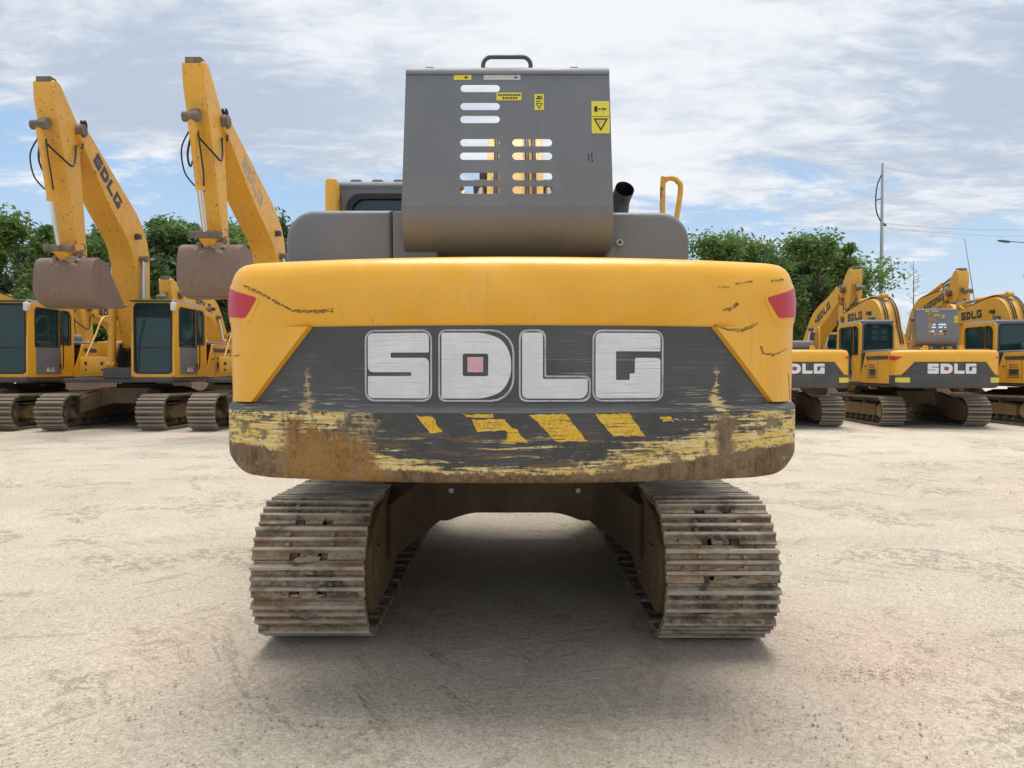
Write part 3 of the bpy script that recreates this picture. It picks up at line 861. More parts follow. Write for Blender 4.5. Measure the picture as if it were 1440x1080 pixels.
# ------------------------------------------------------------------ upper structure
def platform_mesh():
    mb = MB()
    mb.box(-1.30, 1.30, -1.75, 1.20, 1.05, 1.15, bev=.01); mb.box(-.9, .9, -2.4, -1.75, 1.06, 1.15, bev=.01)
    mb.box(-1.34, -.36, -.45, 1.42, 1.06, 1.17, bev=.02)
    mb.box(.42, 1.34, -.76, .56, 1.06, 1.17, bev=.02)
    mb.box(-.30, .36, -.3, 1.25, 1.15, 1.40, bev=.02)
    for x in (-.27, .33):                                   # boom foot brackets
        mb.plate([round_poly([(-.25, 1.15), (.95, 1.15), (.55, 2.0), (.2, 2.02)], .08)], .05, "side", x)
    return mb.mesh("platform", "dark")
def side_panel_mesh(sg):
    mb = MB()
    if sg < 0:
        pl = [(-2.28, 1.155), (-.44, 1.155), (-.44, 1.30), (-.80, 2.00), (-2.28, 2.02)]
        y0, y1 = -2.28, -.75
    else:
        pl = [(-2.28, 1.155), (-.74, 1.155), (-.74, 1.98), (-2.28, 2.02)]
        y0, y1 = -2.28, -.75
    mb.plate([round_poly(pl, .02)], .035, "side", sg * 1.325, 0, .006)
    for y in (-1.60, -.95): mb.box(sg * 1.344 - .003, sg * 1.344 + .003, y - .006, y + .006, 1.2, 1.97 if y < -.5 or sg > 0 else 1.9, 1)
    mb.plate([[(-2.22, 1.80), (y1 - (0.15 if sg < 0 else .02), 1.80), (y1 - (.08 if sg < 0 else .02), 1.90), (-2.22, 1.90)]], .006, "side", sg * 1.346, 1)
    for k in range(6): mb.box(sg * 1.345 - .005, sg * 1.345 + .005, -1.50, -1.02, 1.30 + k * .045, 1.318 + k * .045, 1)
    mb.box(sg * 1.35 - .012, sg * 1.35 + .012, -.86, -.78, 1.60, 1.64, 1, .004)
    return mb.mesh("side_panel", ["yellow", "dark"])
def top_cover_mesh(main):
    mb = MB()
    if main:
        return None
    mb.box(-1.30, 1.30, -2.22, -.46, 1.98, 2.07, bev=.03)
    return mb.mesh("top_cover", "grey")
def hood_closed_mesh():
    mb = MB(); mb.box(-.62, .62, -2.1, -.35, 2.07, 2.30, bev=.07, seg=3)
    for k in range(9): mb.box(-.45, .45, -1.9 + k * .16, -1.83 + k * .16, 2.298, 2.306, 1)
    return mb.mesh("engine_hood", ["grey", "black"])

# open hood: upright sheet with slots, a rolled foot and folded edges
HX0, HX1, HZB, HZT = -.572, .525, 2.375, 3.098
HZ = lambda z: z + .034 + (z - 2.436) / .519 * .0335     # label and slot heights
SLOT_L = [HZ(q) for q in (2.955, 2.862, 2.795, 2.676, 2.607, 2.504, 2.436)]
SLOT_R = [HZ(q) for q in (2.676, 2.607, 2.504, 2.436)]
def hood_y(z): return -2.15 + .10 * (z - HZB) / (HZT - HZB)
def open_hood_mesh():
    mb = MB(); t = .006
    tp = .010
    outline = [(HX0, HZB), (HX1, HZB), (HX1 - tp, HZT), (HX0 + tp, HZT)]
    hw, hh = .104, .0205
    holes = [rr(-.168 - hw, z - hh, -.168 + hw, z + hh, hh * .98, 6) for z in SLOT_L] + [rr(.106 - hw, z - hh, .106 + hw, z + hh, hh * .98, 6) for z in SLOT_R]
    v, q = plate_mesh([outline] + holes, t)
    mb.raw([(a, hood_y(b) - c, b) for a, b, c in v], q)
    # rolled foot, curling forward under the sheet
    prof = []
    R = .215
    for k in range(13):
        a = radians(80 * k / 12)
        prof.append((hood_y(HZB) + R * (1 - cos(a)), HZB - R * sin(a)))
    prof.append((prof[-1][0] + .10, prof[-1][1] - .012))
    # rolled top edge
    top = []
    for k in range(9):
        a = radians(90 * k / 8); top.append((hood_y(HZT) + .045 * (1 - cos(a)), HZT + .045 * sin(a)))
    top.append((hood_y(HZT) + .16, HZT + .046))
    for pr, xa, xe in ((prof, HX0, HX1), (top, HX0 + tp, HX1 - tp)):
        n = len(pr); rows = []
        for i, (y, z) in enumerate(pr):
            a = pr[max(0, i - 1)]; b = pr[min(n - 1, i + 1)]
            dy, dz = b[0] - a[0], b[1] - a[1]; L = math.hypot(dy, dz); ny, nz = -dz / L, dy / L
            if pr is prof: ny, nz = -ny, -nz
            ny, nz = ny * t, nz * t
            rows.append([mb.bm.verts.new((x, y + o * ny - (t / 2), z + o * nz)) for o in (0, 1) for x in (xa, xe)])
        for A, B in zip(rows, rows[1:]):
            for f in ((A[0], A[1], B[1], B[0]), (A[2], B[2], B[3], A[3]), (A[0], B[0], B[2], A[2]), (A[1], A[3], B[3], B[1])): mb.bm.faces.new(f)
    # folded side edges
    for x, sg, k in ((HX0, 1, tp), (HX1, -1, -tp)):
        pts = [(hood_y(HZT) + .003, HZT + .02), (hood_y(HZT) + .12, HZT + .02), (hood_y(HZB) + .12, HZB - .02), (hood_y(HZB) + .16, HZB - .15), (hood_y(HZB) + .06, HZB - .14), (hood_y(HZB) + .003, HZB)]
        v, q = plate_mesh([pts], t)
        mb.raw([(x + sg * .004 + c + k * (b - HZB) / (HZT - HZB), a, b) for a, b, c in v], q)
    # hinge bolts along the foot
    for x in (HX0 + .02, -.04, HX1 - .02): mb.box(x - .02, x + .02, hood_y(HZB) + .19, hood_y(HZB) + .24, HZB - .235, HZB - .20, bev=.004)
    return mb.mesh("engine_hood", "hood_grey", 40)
def mat_hood():
    m, N, p = newmat("hood_grey_paint")
    o = N.coord("Object"); x, y, z = N.xyz(o)
    b = N.noise(o, 3, 4, .6); f = N.noise(o, 60, 3, .6)
    c = N.mix(N.ss(b, .3, .7), C(.138, .150, .170), C(.160, .172, .192))
    c = N.mix(N.mul(N.ss(f, .64, .70), .35), c, C(.09, .085, .08))
    # faint brown on the foot imitating bounce off the yellow counterweight, ragged upper edge
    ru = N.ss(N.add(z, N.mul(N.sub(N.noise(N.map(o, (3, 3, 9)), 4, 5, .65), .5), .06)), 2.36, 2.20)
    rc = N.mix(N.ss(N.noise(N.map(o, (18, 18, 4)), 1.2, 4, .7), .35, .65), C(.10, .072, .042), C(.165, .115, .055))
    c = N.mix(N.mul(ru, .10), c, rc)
    dst = N.mul(N.ss(N.noise(N.map(o, (4, 4, .8)), 2.2, 5, .6), .48, .68), .35)
    c = N.mix(dst, c, C(.20, .195, .185))
    N.put(p.inputs["Normal"], N.bump(N.add(N.noise(o, 4, 3, .5), N.mul(f, .03)), .22, .03))
    N.put(p.inputs["Base Color"], c); N.put(p.inputs["Roughness"], N.ss(b, .3, .7, .42, .58))
    return m
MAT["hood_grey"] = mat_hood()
def hood_fn(lift=.0045):
    return lambda u, v, w: (u, hood_y(HZ(v)) - lift - w, HZ(v))
def build_open_hood(root, labels):
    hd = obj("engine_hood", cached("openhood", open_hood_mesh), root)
    mb = MB(); xa, xe, z, y = -.155, .10, HZT + .035, hood_y(HZT) + .05
    pts = [(xa, y, z)] + [(xa + .045 - .045 * cos(radians(a)), y, z + .035 + .045 * sin(radians(a))) for a in range(0, 91, 15)] + [(xe - .045 + .045 * cos(radians(a)), y, z + .035 + .045 * sin(radians(a))) for a in range(90, -1, -15)] + [(xe, y, z)]
    mb.tube(pts, .0115, 10); mb.build("handle", "dark", hd)
    mb = MB()                                              # two small bump stops on the top edge
    for x in (-.44, .33): mb.box(x - .022, x + .022, y - .02, y + .02, HZT + .044, HZT + .056, bev=.004)
    mb.build("bump_stop", "dark", hd)
    fn = hood_fn()
    def lab(x0, x1, z0, z1, mat, deco=()):
        mb = MB(); v, q = plate_mesh([rr(x0, z0, x1, z1, .004)], .0012)
        mb.raw([fn(a, b, c) for a, b, c in v], q, 0)
        f2 = hood_fn(.0060)
        for P in deco:
            if P[0] == "t":
                _, body, size, cx, cz = P
                mb.text(body, size, lambda a, b, c, cx=cx, cz=cz: f2(cx + a, cz + b, c), 1, .001)
            else:
                v, q = plate_mesh(P[1:], .0008); mb.raw([f2(a, b, c) for a, b, c in v], q, 1)
        return mb.build("warning_label", [mat, "label_black"], hd, 0)
    if labels:
        tri = lambda cx, cz, s: [(cx - s, cz + s * .8), (cx + s, cz + s * .8), (cx, cz - s * .9)]
        lab(.418, .512, 2.722, 2.888, "label_yellow", [("p", tri(.466, 2.768, .038), tri(.466, 2.771, .026)), ("t", "! !", .020, .466, 2.776), ("p", rr(.432, 2.832, .450, 2.862, .008)), ("p", rr(.456, 2.843, .466, 2.851, .001)), ("p", [(.470, 2.847), (.480, 2.856), (.480, 2.838)]), ("p", rr(.483, 2.843, .496, 2.851, .001)), ("p", rr(.420, 2.808, .510, 2.810, .0005))])
        lab(.118, .168, 2.842, 2.925, "label_yellow", [("p", tri(.143, 2.863, .018), tri(.143, 2.865, .012)), ("p", rr(.126, 2.898, .160, 2.904, .001)), ("p", [(.130, 2.908), (.138, 2.917), (.146, 2.911), (.158, 2.916), (.158, 2.909), (.140, 2.906)]), ("p", rr(.126, 2.885, .150, 2.889, .001))])
        lab(-.082, .050, 2.892, 2.932, "label_yellow", [("p", rr(-.074 + k * .0135, 2.915, -.064 + k * .0135, 2.924, .001)) for k in range(9)] + [("p", rr(-.050 + k * .0135, 2.899, -.040 + k * .0135, 2.908, .001)) for k in range(6)])
        lab(-.308, -.214, 2.998, 3.024, "label_yellow", [("p", rr(-.25, 3.005, -.235, 3.016, .002))])
        lab(-.150, .045, 2.998, 3.024, "label_silver", [("p", rr(.012, 3.007, .028, 3.015, .002))])
        mb = MB(); f2 = hood_fn(.0045)                    # scuff where a lock was
        for P in ([(.398, 2.618), (.402, 2.618), (.402, 2.584), (.398, 2.584)], [(.414, 2.622), (.420, 2.622), (.418, 2.60), (.414, 2.60)], [(.416, 2.592), (.421, 2.592), (.421, 2.578), (.416, 2.578)]):
            v, q = plate_mesh([P], .001); mb.raw([f2(a, b, c) for a, b, c in v], q)
        mb.build("latch_mark", "black", hd, 0)
    return hd

# ---- cab
CX0, CX1, CY0, CY1, CZ0, CZ1 = -1.345, -.355, -.43, 1.36, 1.17, 2.97
DOOR_H = [rr(.17, 1.90, 1.09, 2.78, (.10, .05, .05, .05)), rr(-.27, 1.98, .09, 2.78, (.05, .16, .05, .05))]
FRONT_H = [rr(CX0 + .08, 1.28, CX1 - .08, 2.84, .10)]
REAR_H = [rr(CX0 + .13, 2.06, CX1 - .10, 2.83, .10)]
def cab_shell(grey_back):
    mb = MB(); t = .05
    side = round_poly([(CY0, CZ0), (CY1, CZ0), (CY1, 1.9), (CY1 - .06, CZ1 - .06), (CY0, CZ1 - .06)], [.02, .06, .2, .16, .12])
    mb.plate([side] + DOOR_H, t, "side", CX0 + t / 2, 0, .008)
    mb.plate([side, rr(-.25, 1.75, 1.12, 2.78, .08)], t, "side", CX1 - t / 2, 0, .008)
    mb.plate([rr(CX0 + .05, CZ0, CX1 - .05, CZ1 - .06, .02)] + FRONT_H, .05, "front", CY1 - .045, 0, .008)
    mb.plate([rr(CX0 + .051, CZ0, CX1 - .051, CZ1 - .06, .02)] + REAR_H, .05, "front", CY0 + .045, 1 if grey_back else 0, .008)
    mb.box(CX0 + .04, CX1 - .04, CY0 + .04, CY1 - .05, CZ0 + .01, CZ0 + .06, 1)
    # lower door, dark; grip rail
    mb.plate([round_poly([(.15, 1.25), (1.07, 1.25), (1.07, 1.88), (.15, 1.88)], .04)], .012, "side", CX0 - .004, 1)
    mb.plate([round_poly([(-.40, 1.19), (.13, 1.19), (.13, 1.86), (-.03, 1.86)], .03)], .012, "side", CX0 - .004, 0)
    return mb.mesh("cab", ["yellow", "grey" if grey_back else "dark"])
def cab_roof(green):
    mb = MB()
    mb.box(CX0 + .01, CX1 - .01, CY0 + .01, CY1 - .07, CZ1 - .10, CZ1 - .012, 0, .05, 3)
    for k in range(5):
        x = CX0 + .16 + k * .163; mb.box(x - .045, x + .045, CY0 + .06, CY1 - .25, CZ1 - .03, CZ1 + .012, 0, .02, 2)
    return mb.mesh("cab_roof", "grey")
def pane(polys, axis, at):
    mb = MB()
    mb.plate(polys, .008, axis, at); return mb.mesh("window_pane", "glass", 0)
def grow(p, d):
    cx = (min(a for a, b in p) + max(a for a, b in p)) / 2; cz = (min(b for a, b in p) + max(b for a, b in p)) / 2
    hx = max(a for a, b in p) - cx; hz = max(b for a, b in p) - cz
    return [(cx + (a - cx) * (hx + d) / hx, cz + (b - cz) * (hz + d) / hz) for a, b in p]
def build_cab(root, colour="grey", visor=False):
    cab = obj("cab", cached(("cab", colour), lambda: cab_shell(colour == "grey")), root)
    obj("cab_roof", cached("roof", lambda: cab_roof(False)), cab)
    panes = [("front", FRONT_H[0], CY1 - .045), ("front", REAR_H[0], CY0 + .045), ("side", DOOR_H[0], CX0 + .025), ("side", DOOR_H[1], CX0 + .025), ("side", rr(-.25, 1.75, 1.12, 2.78, .08), CX1 - .025)]
    for i, (axn, P, at) in enumerate(panes):
        obj("window_pane", cached(("pane", i), lambda: pane([grow(P, .01)], axn, at)), cab)
    def seals():
        mb = MB()
        for axn, P, at in panes:
            sg = {0: .0295, 1: -.0295, 2: -.0295, 3: -.0295, 4: .0295}[panes.index((axn, P, at))]
            mb.plate([grow(P, .03), grow(P, -.012)], .012, axn, at + sg, bev=.004)
        return mb.mesh("window_seal", "black")
    obj("window_seal", cached("seals", seals), cab)
    def seat():
        mb = MB(); mb.box(-1.10, -.62, .12, .57, 1.5, 1.64, bev=.05); mb.box(-1.10, -.62, -.01, .13, 1.6, 2.3, bev=.05); mb.box(-1.0, -.72, .01, .11, 2.3, 2.5, bev=.04)
        mb.box(-1.05, -.66, .07, .57, 1.22, 1.5); mb.box(-1.24, -1.12, .17, .82, 1.6, 1.8, bev=.03); mb.box(-.60, -.48, .17, .82, 1.6, 1.8, bev=.03)
        mb.cyl((-1.18, .72, 1.8), (-1.18, .75, 2.0), .02); mb.cyl((-.54, .72, 1.8), (-.54, .75, 2.0), .02)
        return mb.mesh("driver_seat", "seat")
    obj("driver_seat", cached("seat", seat), cab)
    def fit():
        mb = MB()
        mb.tube(smooth([(CX0 - .02, .12, 1.35), (CX0 - .06, .13, 1.5), (CX0 - .06, .13, 2.2), (CX0 - .02, .12, 2.35)], 4), .014, 8)
        mb.box(CX0 - .03, CX0 - .008, .92, 1.04, 1.92, 1.98, bev=.006)
        mb.box(CX0 - .03, CX0 - .008, .16, .20, 1.4, 1.5, bev=.005); mb.box(CX0 - .03, CX0 - .008, .16, .20, 2.5, 2.6, bev=.005)
        mb.tube([(CX1 - .14, CY1 + .0, 1.36), (CX1 - .16, CY1 + .0, 1.9), (CX1 - .30, CY1 + .0, 2.5)], .010, 6)
        mb.box(CX0 + .10, CX1 - .10, CY1 - .018, CY1 - .008, 1.84, 1.865)
        return mb.mesh("cab_fitting", "black")
    obj("cab_fitting", cached("cabfit", fit), cab)
    if visor:
        def dm():
            mb = MB(); f = lambda u, v, w: (CX0 - .013 - w, .62 - u, 1.30 + v)
            for P in ([(-.10, .0), (.02, .0), (-.04, .12)], [(-.03, .07), (.0, .07), (.05, .0), (.025, .0)], [(.06, .05), (.20, .05), (.20, .075), (.06, .075)], [(.07, .0), (.22, .0), (.22, .03), (.07, .03)], [(.10, .09), (.21, .09), (.21, .10), (.10, .10)]):
                v, q = plate_mesh([P], .002); mb.raw([f(*p) for p in v], q)
            return mb.mesh("door_mark", "white", 0)
        obj("door_mark", cached("doormark", dm), cab)
        def vz():
            mb = MB(); mb.box(CX0 + .03, CX1 - .03, CY1 - .10, CY1 + .10, CZ1 - .075, CZ1 - .03, bev=.015); return mb.mesh("sun_visor", "green_visor")
        obj("sun_visor", cached("visor", vz), cab)
        def lampm():
            mb = MB(); mb.box(CX0 - .06, CX0 + .05, CY1 - .02, CY1 + .10, CZ1 - .28, CZ1 - .08, bev=.03); mb.cyl((CX0 + .0, CY1 + .02, CZ1 - .1), (CX0 + .06, CY1 - .05, CZ1 - .04), .012, 8); return mb.mesh("mirror", "white")
        obj("mirror", cached("mirror", lampm), cab)
    return cab

# ---- boom and arm
def smooth(pts, n=8):
    out = []
    P = [pts[0]] + list(pts) + [pts[-1]]
    for i in range(1, len(P) - 2):
        p0, p1, p2, p3 = P[i - 1], P[i], P[i + 1], P[i + 2]
        for k in range(n):
            t = k / n
            out.append(tuple(.5 * (2 * b + (c - a) * t + (2 * a - 5 * b + 4 * c - d) * t * t + (3 * b - a - 3 * c + d) * t ** 3) for a, b, c, d in zip(p0, p1, p2, p3)))
    out.append(tuple(pts[-1]))
    return out
def ribbon(line):                      # line: (y, z, halfthickness)
    L, R = [], []
    for i, (y, z, h) in enumerate(line):
        a = line[max(0, i - 1)]; b = line[min(len(line) - 1, i + 1)]
        dy, dz = b[0] - a[0], b[1] - a[1]; q = math.hypot(dy, dz) or 1
        L.append((y - dz / q * h, z + dy / q * h)); R.append((y + dz / q * h, z - dy / q * h))
    return L, R
def cyl_parts(root, name, A, B, r, frac, barrel="boom_yellow", x=0):
    A, B = Vector(A), Vector(B); M_ = A.lerp(B, frac); d = (B - A).normalized()
    mb = MB(); mb.tube([A, M_], r, 14); mb.tube([M_ - d * .05, M_ + d * .02], r * 1.14, 14)
    mb.tube([A + d * .02 + Vector((-r * 1.1, 0, 0)), A + d * .02 + Vector((r * 1.1, 0, 0))], r * .95, 12)
    c = mb.build(name, barrel, root)
    mb = MB(); mb.tube([M_, B], r * .62, 12); mb.tube([B + Vector((-r * 1.0, 0, 0)), B + Vector((r * 1.0, 0, 0))], r * .9, 12, 1)
    mb.build("rod", ["chrome", "steel"], c)
    return c
def bucket_mesh(w=1.2):
    mb = MB(); h = w / 2
    # profile in the (y, z) plane, pivot at the origin, mouth towards -y
    out = [(.14, .08), (.30, .0), (.37, -.18), (.39, -.42), (.37, -.64), (.24, -.80), (-.16, -.88), (-.86, -.80)]
    cur = smooth(out, 5); n = len(cur)
    L, R = ribbon([(y, z, .018) for y, z in cur])
    mb.plate([L + R[::-1]], w, "side", 0)
    side = cur + [(-.82, -.72), (-.34, -.22), (-.20, .02)]
    for x in (-h + .013, h - .013): mb.plate([side], .026, "side", x)
    mb.box(-h - .004, h + .004, -.24, -.17, -.02, .06, bev=.01)
    mb.plate([ribbon([(y, z, .03) for y, z in cur[-8:]])[0] + ribbon([(y, z, .03) for y, z in cur[-8:]])[1][::-1]], w + .02, "side", 0)
    for k in range(5):
        x = -h + .08 + k * (w - .16) / 4
        mb.raw([(x + a, y, z) for a in (-.05, .05) for y, z in ((-.78, -.85), (-.78, -.77), (-1.04, -.75), (-1.04, -.775))], [(0, 3, 2, 1), (4, 5, 6, 7), (0, 1, 5, 4), (1, 2, 6, 5), (2, 3, 7, 6), (3, 0, 4, 7)])
    for x in (-.20, .20):                                  # ears
        mb.plate([round_poly([(-.16, .0), (.30, -.16), (.34, .12), (.18, .22), (-.05, .18)], .07), rr(-.03, .0, .03, .06, .03), rr(.2, .05, .26, .11, .03)], .05, "side", x)
    return mb.mesh("bucket", "bucket", 40)

def build_front(root, P, word="SDLG", letter="letter_dark", dirty=1, hoses=True):
    """P: base, elbow, tip, arm_top, arm_bot as (forward, height); bucket angle in degrees"""
    b, e, t, at, ab = P["base"], P["elbow"], P["tip"], P["top"], P["bot"]
    W = .56
    e1 = (b[0] + (e[0] - b[0]) * .5, b[1] + (e[1] - b[1]) * .5); e2 = (e[0] + (t[0] - e[0]) * .5, e[1] + (t[1] - e[1]) * .5)
    line = smooth([(b[0], b[1], .17), (e1[0], e1[1], .30), (e[0], e[1], .40), (e2[0], e2[1], .34), (t[0], t[1], .16)], 7)
    L, R = ribbon(line)
    mb = MB()
    mb.plate([L + R[::-1]], W, "side", .03, 0, .012)
    for p_ in (b, t): mb.tube([(.03 - W / 2 - .05, p_[0], p_[1]), (.03 + W / 2 + .05, p_[0], p_[1])], .11, 16, 1)
    boom = mb.build("boom", ["boom_yellow", "steel"], root)
    # lettering on both flanks of the outer half
    a0, a1 = Vector(e), Vector(t); d = (a1 - a0).normalized(); nrm = Vector((-d.y, d.x))
    hgt = P.get('hgt', .30); polys, wd = word_polys(word, hgt)
    mb = MB()
    for sg in (-1, 1):
        start = a0 + d * ((a1 - a0).length * P.get("lt", .34))
        for Q in polys:
            v, q = plate_mesh(Q, .003)
            def fn(u, w_, c, sg=sg):
                uu = u if sg > 0 else wd - u
                p_ = start + d * uu + nrm * (w_ - hgt / 2)
                return (.03 + sg * (W / 2 + .002) + c, p_.x, p_.y)
            mb.raw([fn(*x) for x in v], q)
    mb.build("lettering", letter, boom, 0)
    mb = MB(); p_ = a0.lerp(a1, .06); q_ = p_ - nrm * (.42 if nrm.y > 0 else .42)
    for x in (.03 - W / 2 - .07,): 
        mb.box(x - .05, x + .05, p_.x - .07, p_.x + .07, p_.y - .06, p_.y + .06, bev=.02)
        for sg in (-1, 1): mb.cyl((.03 + sg * (W / 2 - .02), p_.x, p_.y), (.03 + sg * (W / 2 + .035), p_.x, p_.y), .07, 14)
    mb.build("work_lamp", "dark", boom)
    # boom cylinders either side
    q = line[len(line) // 2 - 2]
    for x in (-.33, .39):
        cyl_parts(root, "boom_cylinder", (x, b[0] + .55 if P.get("low", 1) else b[0] + .5, 1.45), (x, q[0] + .06, q[1] - .05), .085, .58)
    # arm
    v = (Vector(ab) - Vector(at)); ln = v.length; v.normalize(); nr = Vector((-v.y, v.x))   # points to one flank
    tp = Vector(t); s_t = (tp - Vector(at)).dot(v)
    sgn = 1 if (tp - Vector(at)).dot(nr) > 0 else -1; nr = nr * sgn
    def AP(s, o): return tuple(Vector(at) + v * s + nr * o)
    outl = [AP(-.05, -.10), AP(.0, .12), AP(s_t - .10, .55), AP(s_t + .18, .60), AP(s_t + .55, .44), AP(ln - .1, .16), AP(ln + .10, .10), AP(ln + .10, -.10), AP(ln - .2, -.12), AP(s_t + .6, -.13), AP(s_t, -.15), AP(.35, -.17)]
    mb = MB(); mb.plate([round_poly(outl, .08)], .40, "side", .03, 0, .012)
    mb.tube([(.03 - .3, t[0], t[1]), (.03 + .3, t[0], t[1])], .13, 16, 1)
    mb.tube([(.03 - .24, ab[0], ab[1]), (.03 + .24, ab[0], ab[1])], .10, 14, 1)
    mb.box(-.12, .18, at[0] - .10, at[0] + .10, at[1] - .04, at[1] + .10, 1, .02)
    arm = mb.build("arm", ["boom_yellow", "steel"], root)
    # arm cylinder lies along the top of the boom to the end of the arm
    nb = max(range(len(L)), key=lambda i: L[i][1]) if not P.get("flip2") else 0
    k = P.get("ac", len(L) // 2); up = L[k] if (L[k][0] - R[k][0]) * 0 + (L[k][1] > R[k][1]) or P.get("steep") else R[k]
    up = L[k]
    cyl_parts(root, "arm_cylinder", (.03, up[0] - .05, up[1] + .14), (.03, at[0], at[1]), .085, .55)
    # bucket cylinder down the front flank of the arm
    A = AP(s_t - .05, -.44); B = AP(ln - .36, -.44)
    cyl_parts(root, "bucket_cylinder", (.03, *A), (.03, *B), .075, .60)
    mb = MB()
    mb.plate([ribbon([(*AP(s_t - .12, -.20), .08), (*A, .07)])[0] + ribbon([(*AP(s_t - .12, -.20), .08), (*A, .07)])[1][::-1]], .16, "side", .03)
    mb.tube([(-.12, *A), (.18, *A)], .09, 12, 0)
    mb.build("cylinder_bracket", "steel", arm)
    # linkage
    ba = radians(P.get("bk", 0)); Mb = Matrix.Rotation(ba, 4, "X")
    e2_ = Vector((0, ab[0], ab[1])) + (Mb @ Vector((0, .23, .08)))
    mb = MB()
    for x in (-.20, .26):
        mb.plate([ribbon([(*AP(ln - .34, .0), .055), (*B, .055)])[0] + ribbon([(*AP(ln - .34, .0), .055), (*B, .055)])[1][::-1]], .05, "side", x)
    mb.plate([ribbon([(*B, .07), (e2_.y, e2_.z, .07)])[0] + ribbon([(*B, .07), (e2_.y, e2_.z, .07)])[1][::-1]], .26, "side", .03, 0)
    mb.tube([(-.26, *B), (.32, *B)], .075, 12, 1); mb.tube([(-.22, *AP(ln - .34, 0)), (.28, *AP(ln - .34, 0))], .075, 12, 1)
    mb.build("bucket_link", ["boom_yellow", "steel"], root)
    bk = obj("bucket", cached("bucket", bucket_mesh), root, (.03, ab[0], ab[1]), (ba, 0, 0))
    if dirty:
        def clumps():
            mb = MB(); rn = random.Random(5)
            for i in range(26): mb.lump((rn.uniform(-.3, .3), rn.uniform(.0, .34), rn.uniform(-.12, .12)), rn.uniform(.03, .09), 0, i, 2, (1.2, 1, .8), .6)
            return mb.mesh("mud_clump", "mud", 60)
        tag(obj("mud_clump", cached("bucketmud", clumps), bk), kind="stuff")
    if hoses:
        mb = MB()
        n0 = 3
        for x in (-.16, -.09, .15, .22):
            pts = [(x, y + dy * .05, z + dz * .05) for (y, z), (dy, dz) in [(L[i], ((L[i][0] - R[i][0]) / .6, (L[i][1] - R[i][1]) / .6)) for i in range(n0, len(L) - 1)]]
            q = AP(s_t + .1, .62)
            last = Vector(pts[-1]); mid = (last + Vector((x, q[0], q[1]))) / 2
            nb_ = Vector((0, L[-2][0] - R[-2][0], L[-2][1] - R[-2][1])).normalized()
            pts += [tuple(last + nb_ * .16 + Vector((0, d.x, d.y)) * .14), tuple(Vector((x, q[0], q[1])) + nb_ * .30), (x * 1.6, *AP(s_t + .35, .40))]
            mb.tube(smooth(pts, 3), .021, 6)
        mb.tube(smooth([(-.20, *AP(s_t + .3, .3)), (-.26, *AP(s_t + .7, .0)), (-.2, *AP(s_t + .55, -.26)), (-.05, *AP(s_t + .3, -.42))], 5), .02, 6)
        mb.tube(smooth([(.26, *AP(s_t + .3, .3)), (.33, *AP(s_t + .8, .0)), (.26, *AP(s_t + .6, -.26)), (.10, *AP(s_t + .3, -.42))], 5), .02, 6)
        for x in (-.05, .12): mb.tube(smooth([(x, *AP(s_t + .2, -.42)), (x * 2, *AP(s_t + .5, -.54)), (x * 2, *AP(s_t + .9, -.53)), (x, *AP(s_t + 1.15, -.45))], 5), .016, 6)
        # clamps
        mb.build("hydraulic_hose", "hose", boom, 60)
    return boom

def tool_box_mesh():
    mb = MB()
    mb.box(.62, 1.33, -.22, .50, 1.18, 1.66, 0, .03); mb.box(.46, 1.33, -.72, -.22, 1.18, 2.05, 0, .03)
    mb.box(.68, 1.27, .502, .515, 1.26, 1.58, 0, .005)
    for x in (.78, 1.17): mb.box(x - .03, x + .03, .515, .535, 1.46, 1.54, 1, .005); mb.box(x - .02, x + .02, .515, .53, 1.32, 1.37, 1, .004)
    for x in (.68, .98): mb.box(x, x + .28, -.18, .46, 1.66, 1.672, 1)
    return mb.mesh("tool_box", ["yellow", "dark"])
def rail_mesh():
    mb = MB(); r = .02
    mb.tube(smooth([(1.22, .42, 1.66), (1.22, .0, 2.20), (1.22, -.3, 2.62), (1.22, -.55, 2.70), (1.22, -.7, 2.66), (1.22, -.72, 2.03)], 4), r, 8)
    mb.tube(smooth([(.68, .42, 1.66), (.68, .40, 2.05), (.68, .32, 2.12), (.68, .15, 2.12), (.68, .12, 1.66)], 4), r, 8)
    return mb.mesh("hand_rail", "rail_yellow")
MAT["rail_yellow"] = paint("pale_yellow_rail", C(.70, .46, .12), .45, .2)

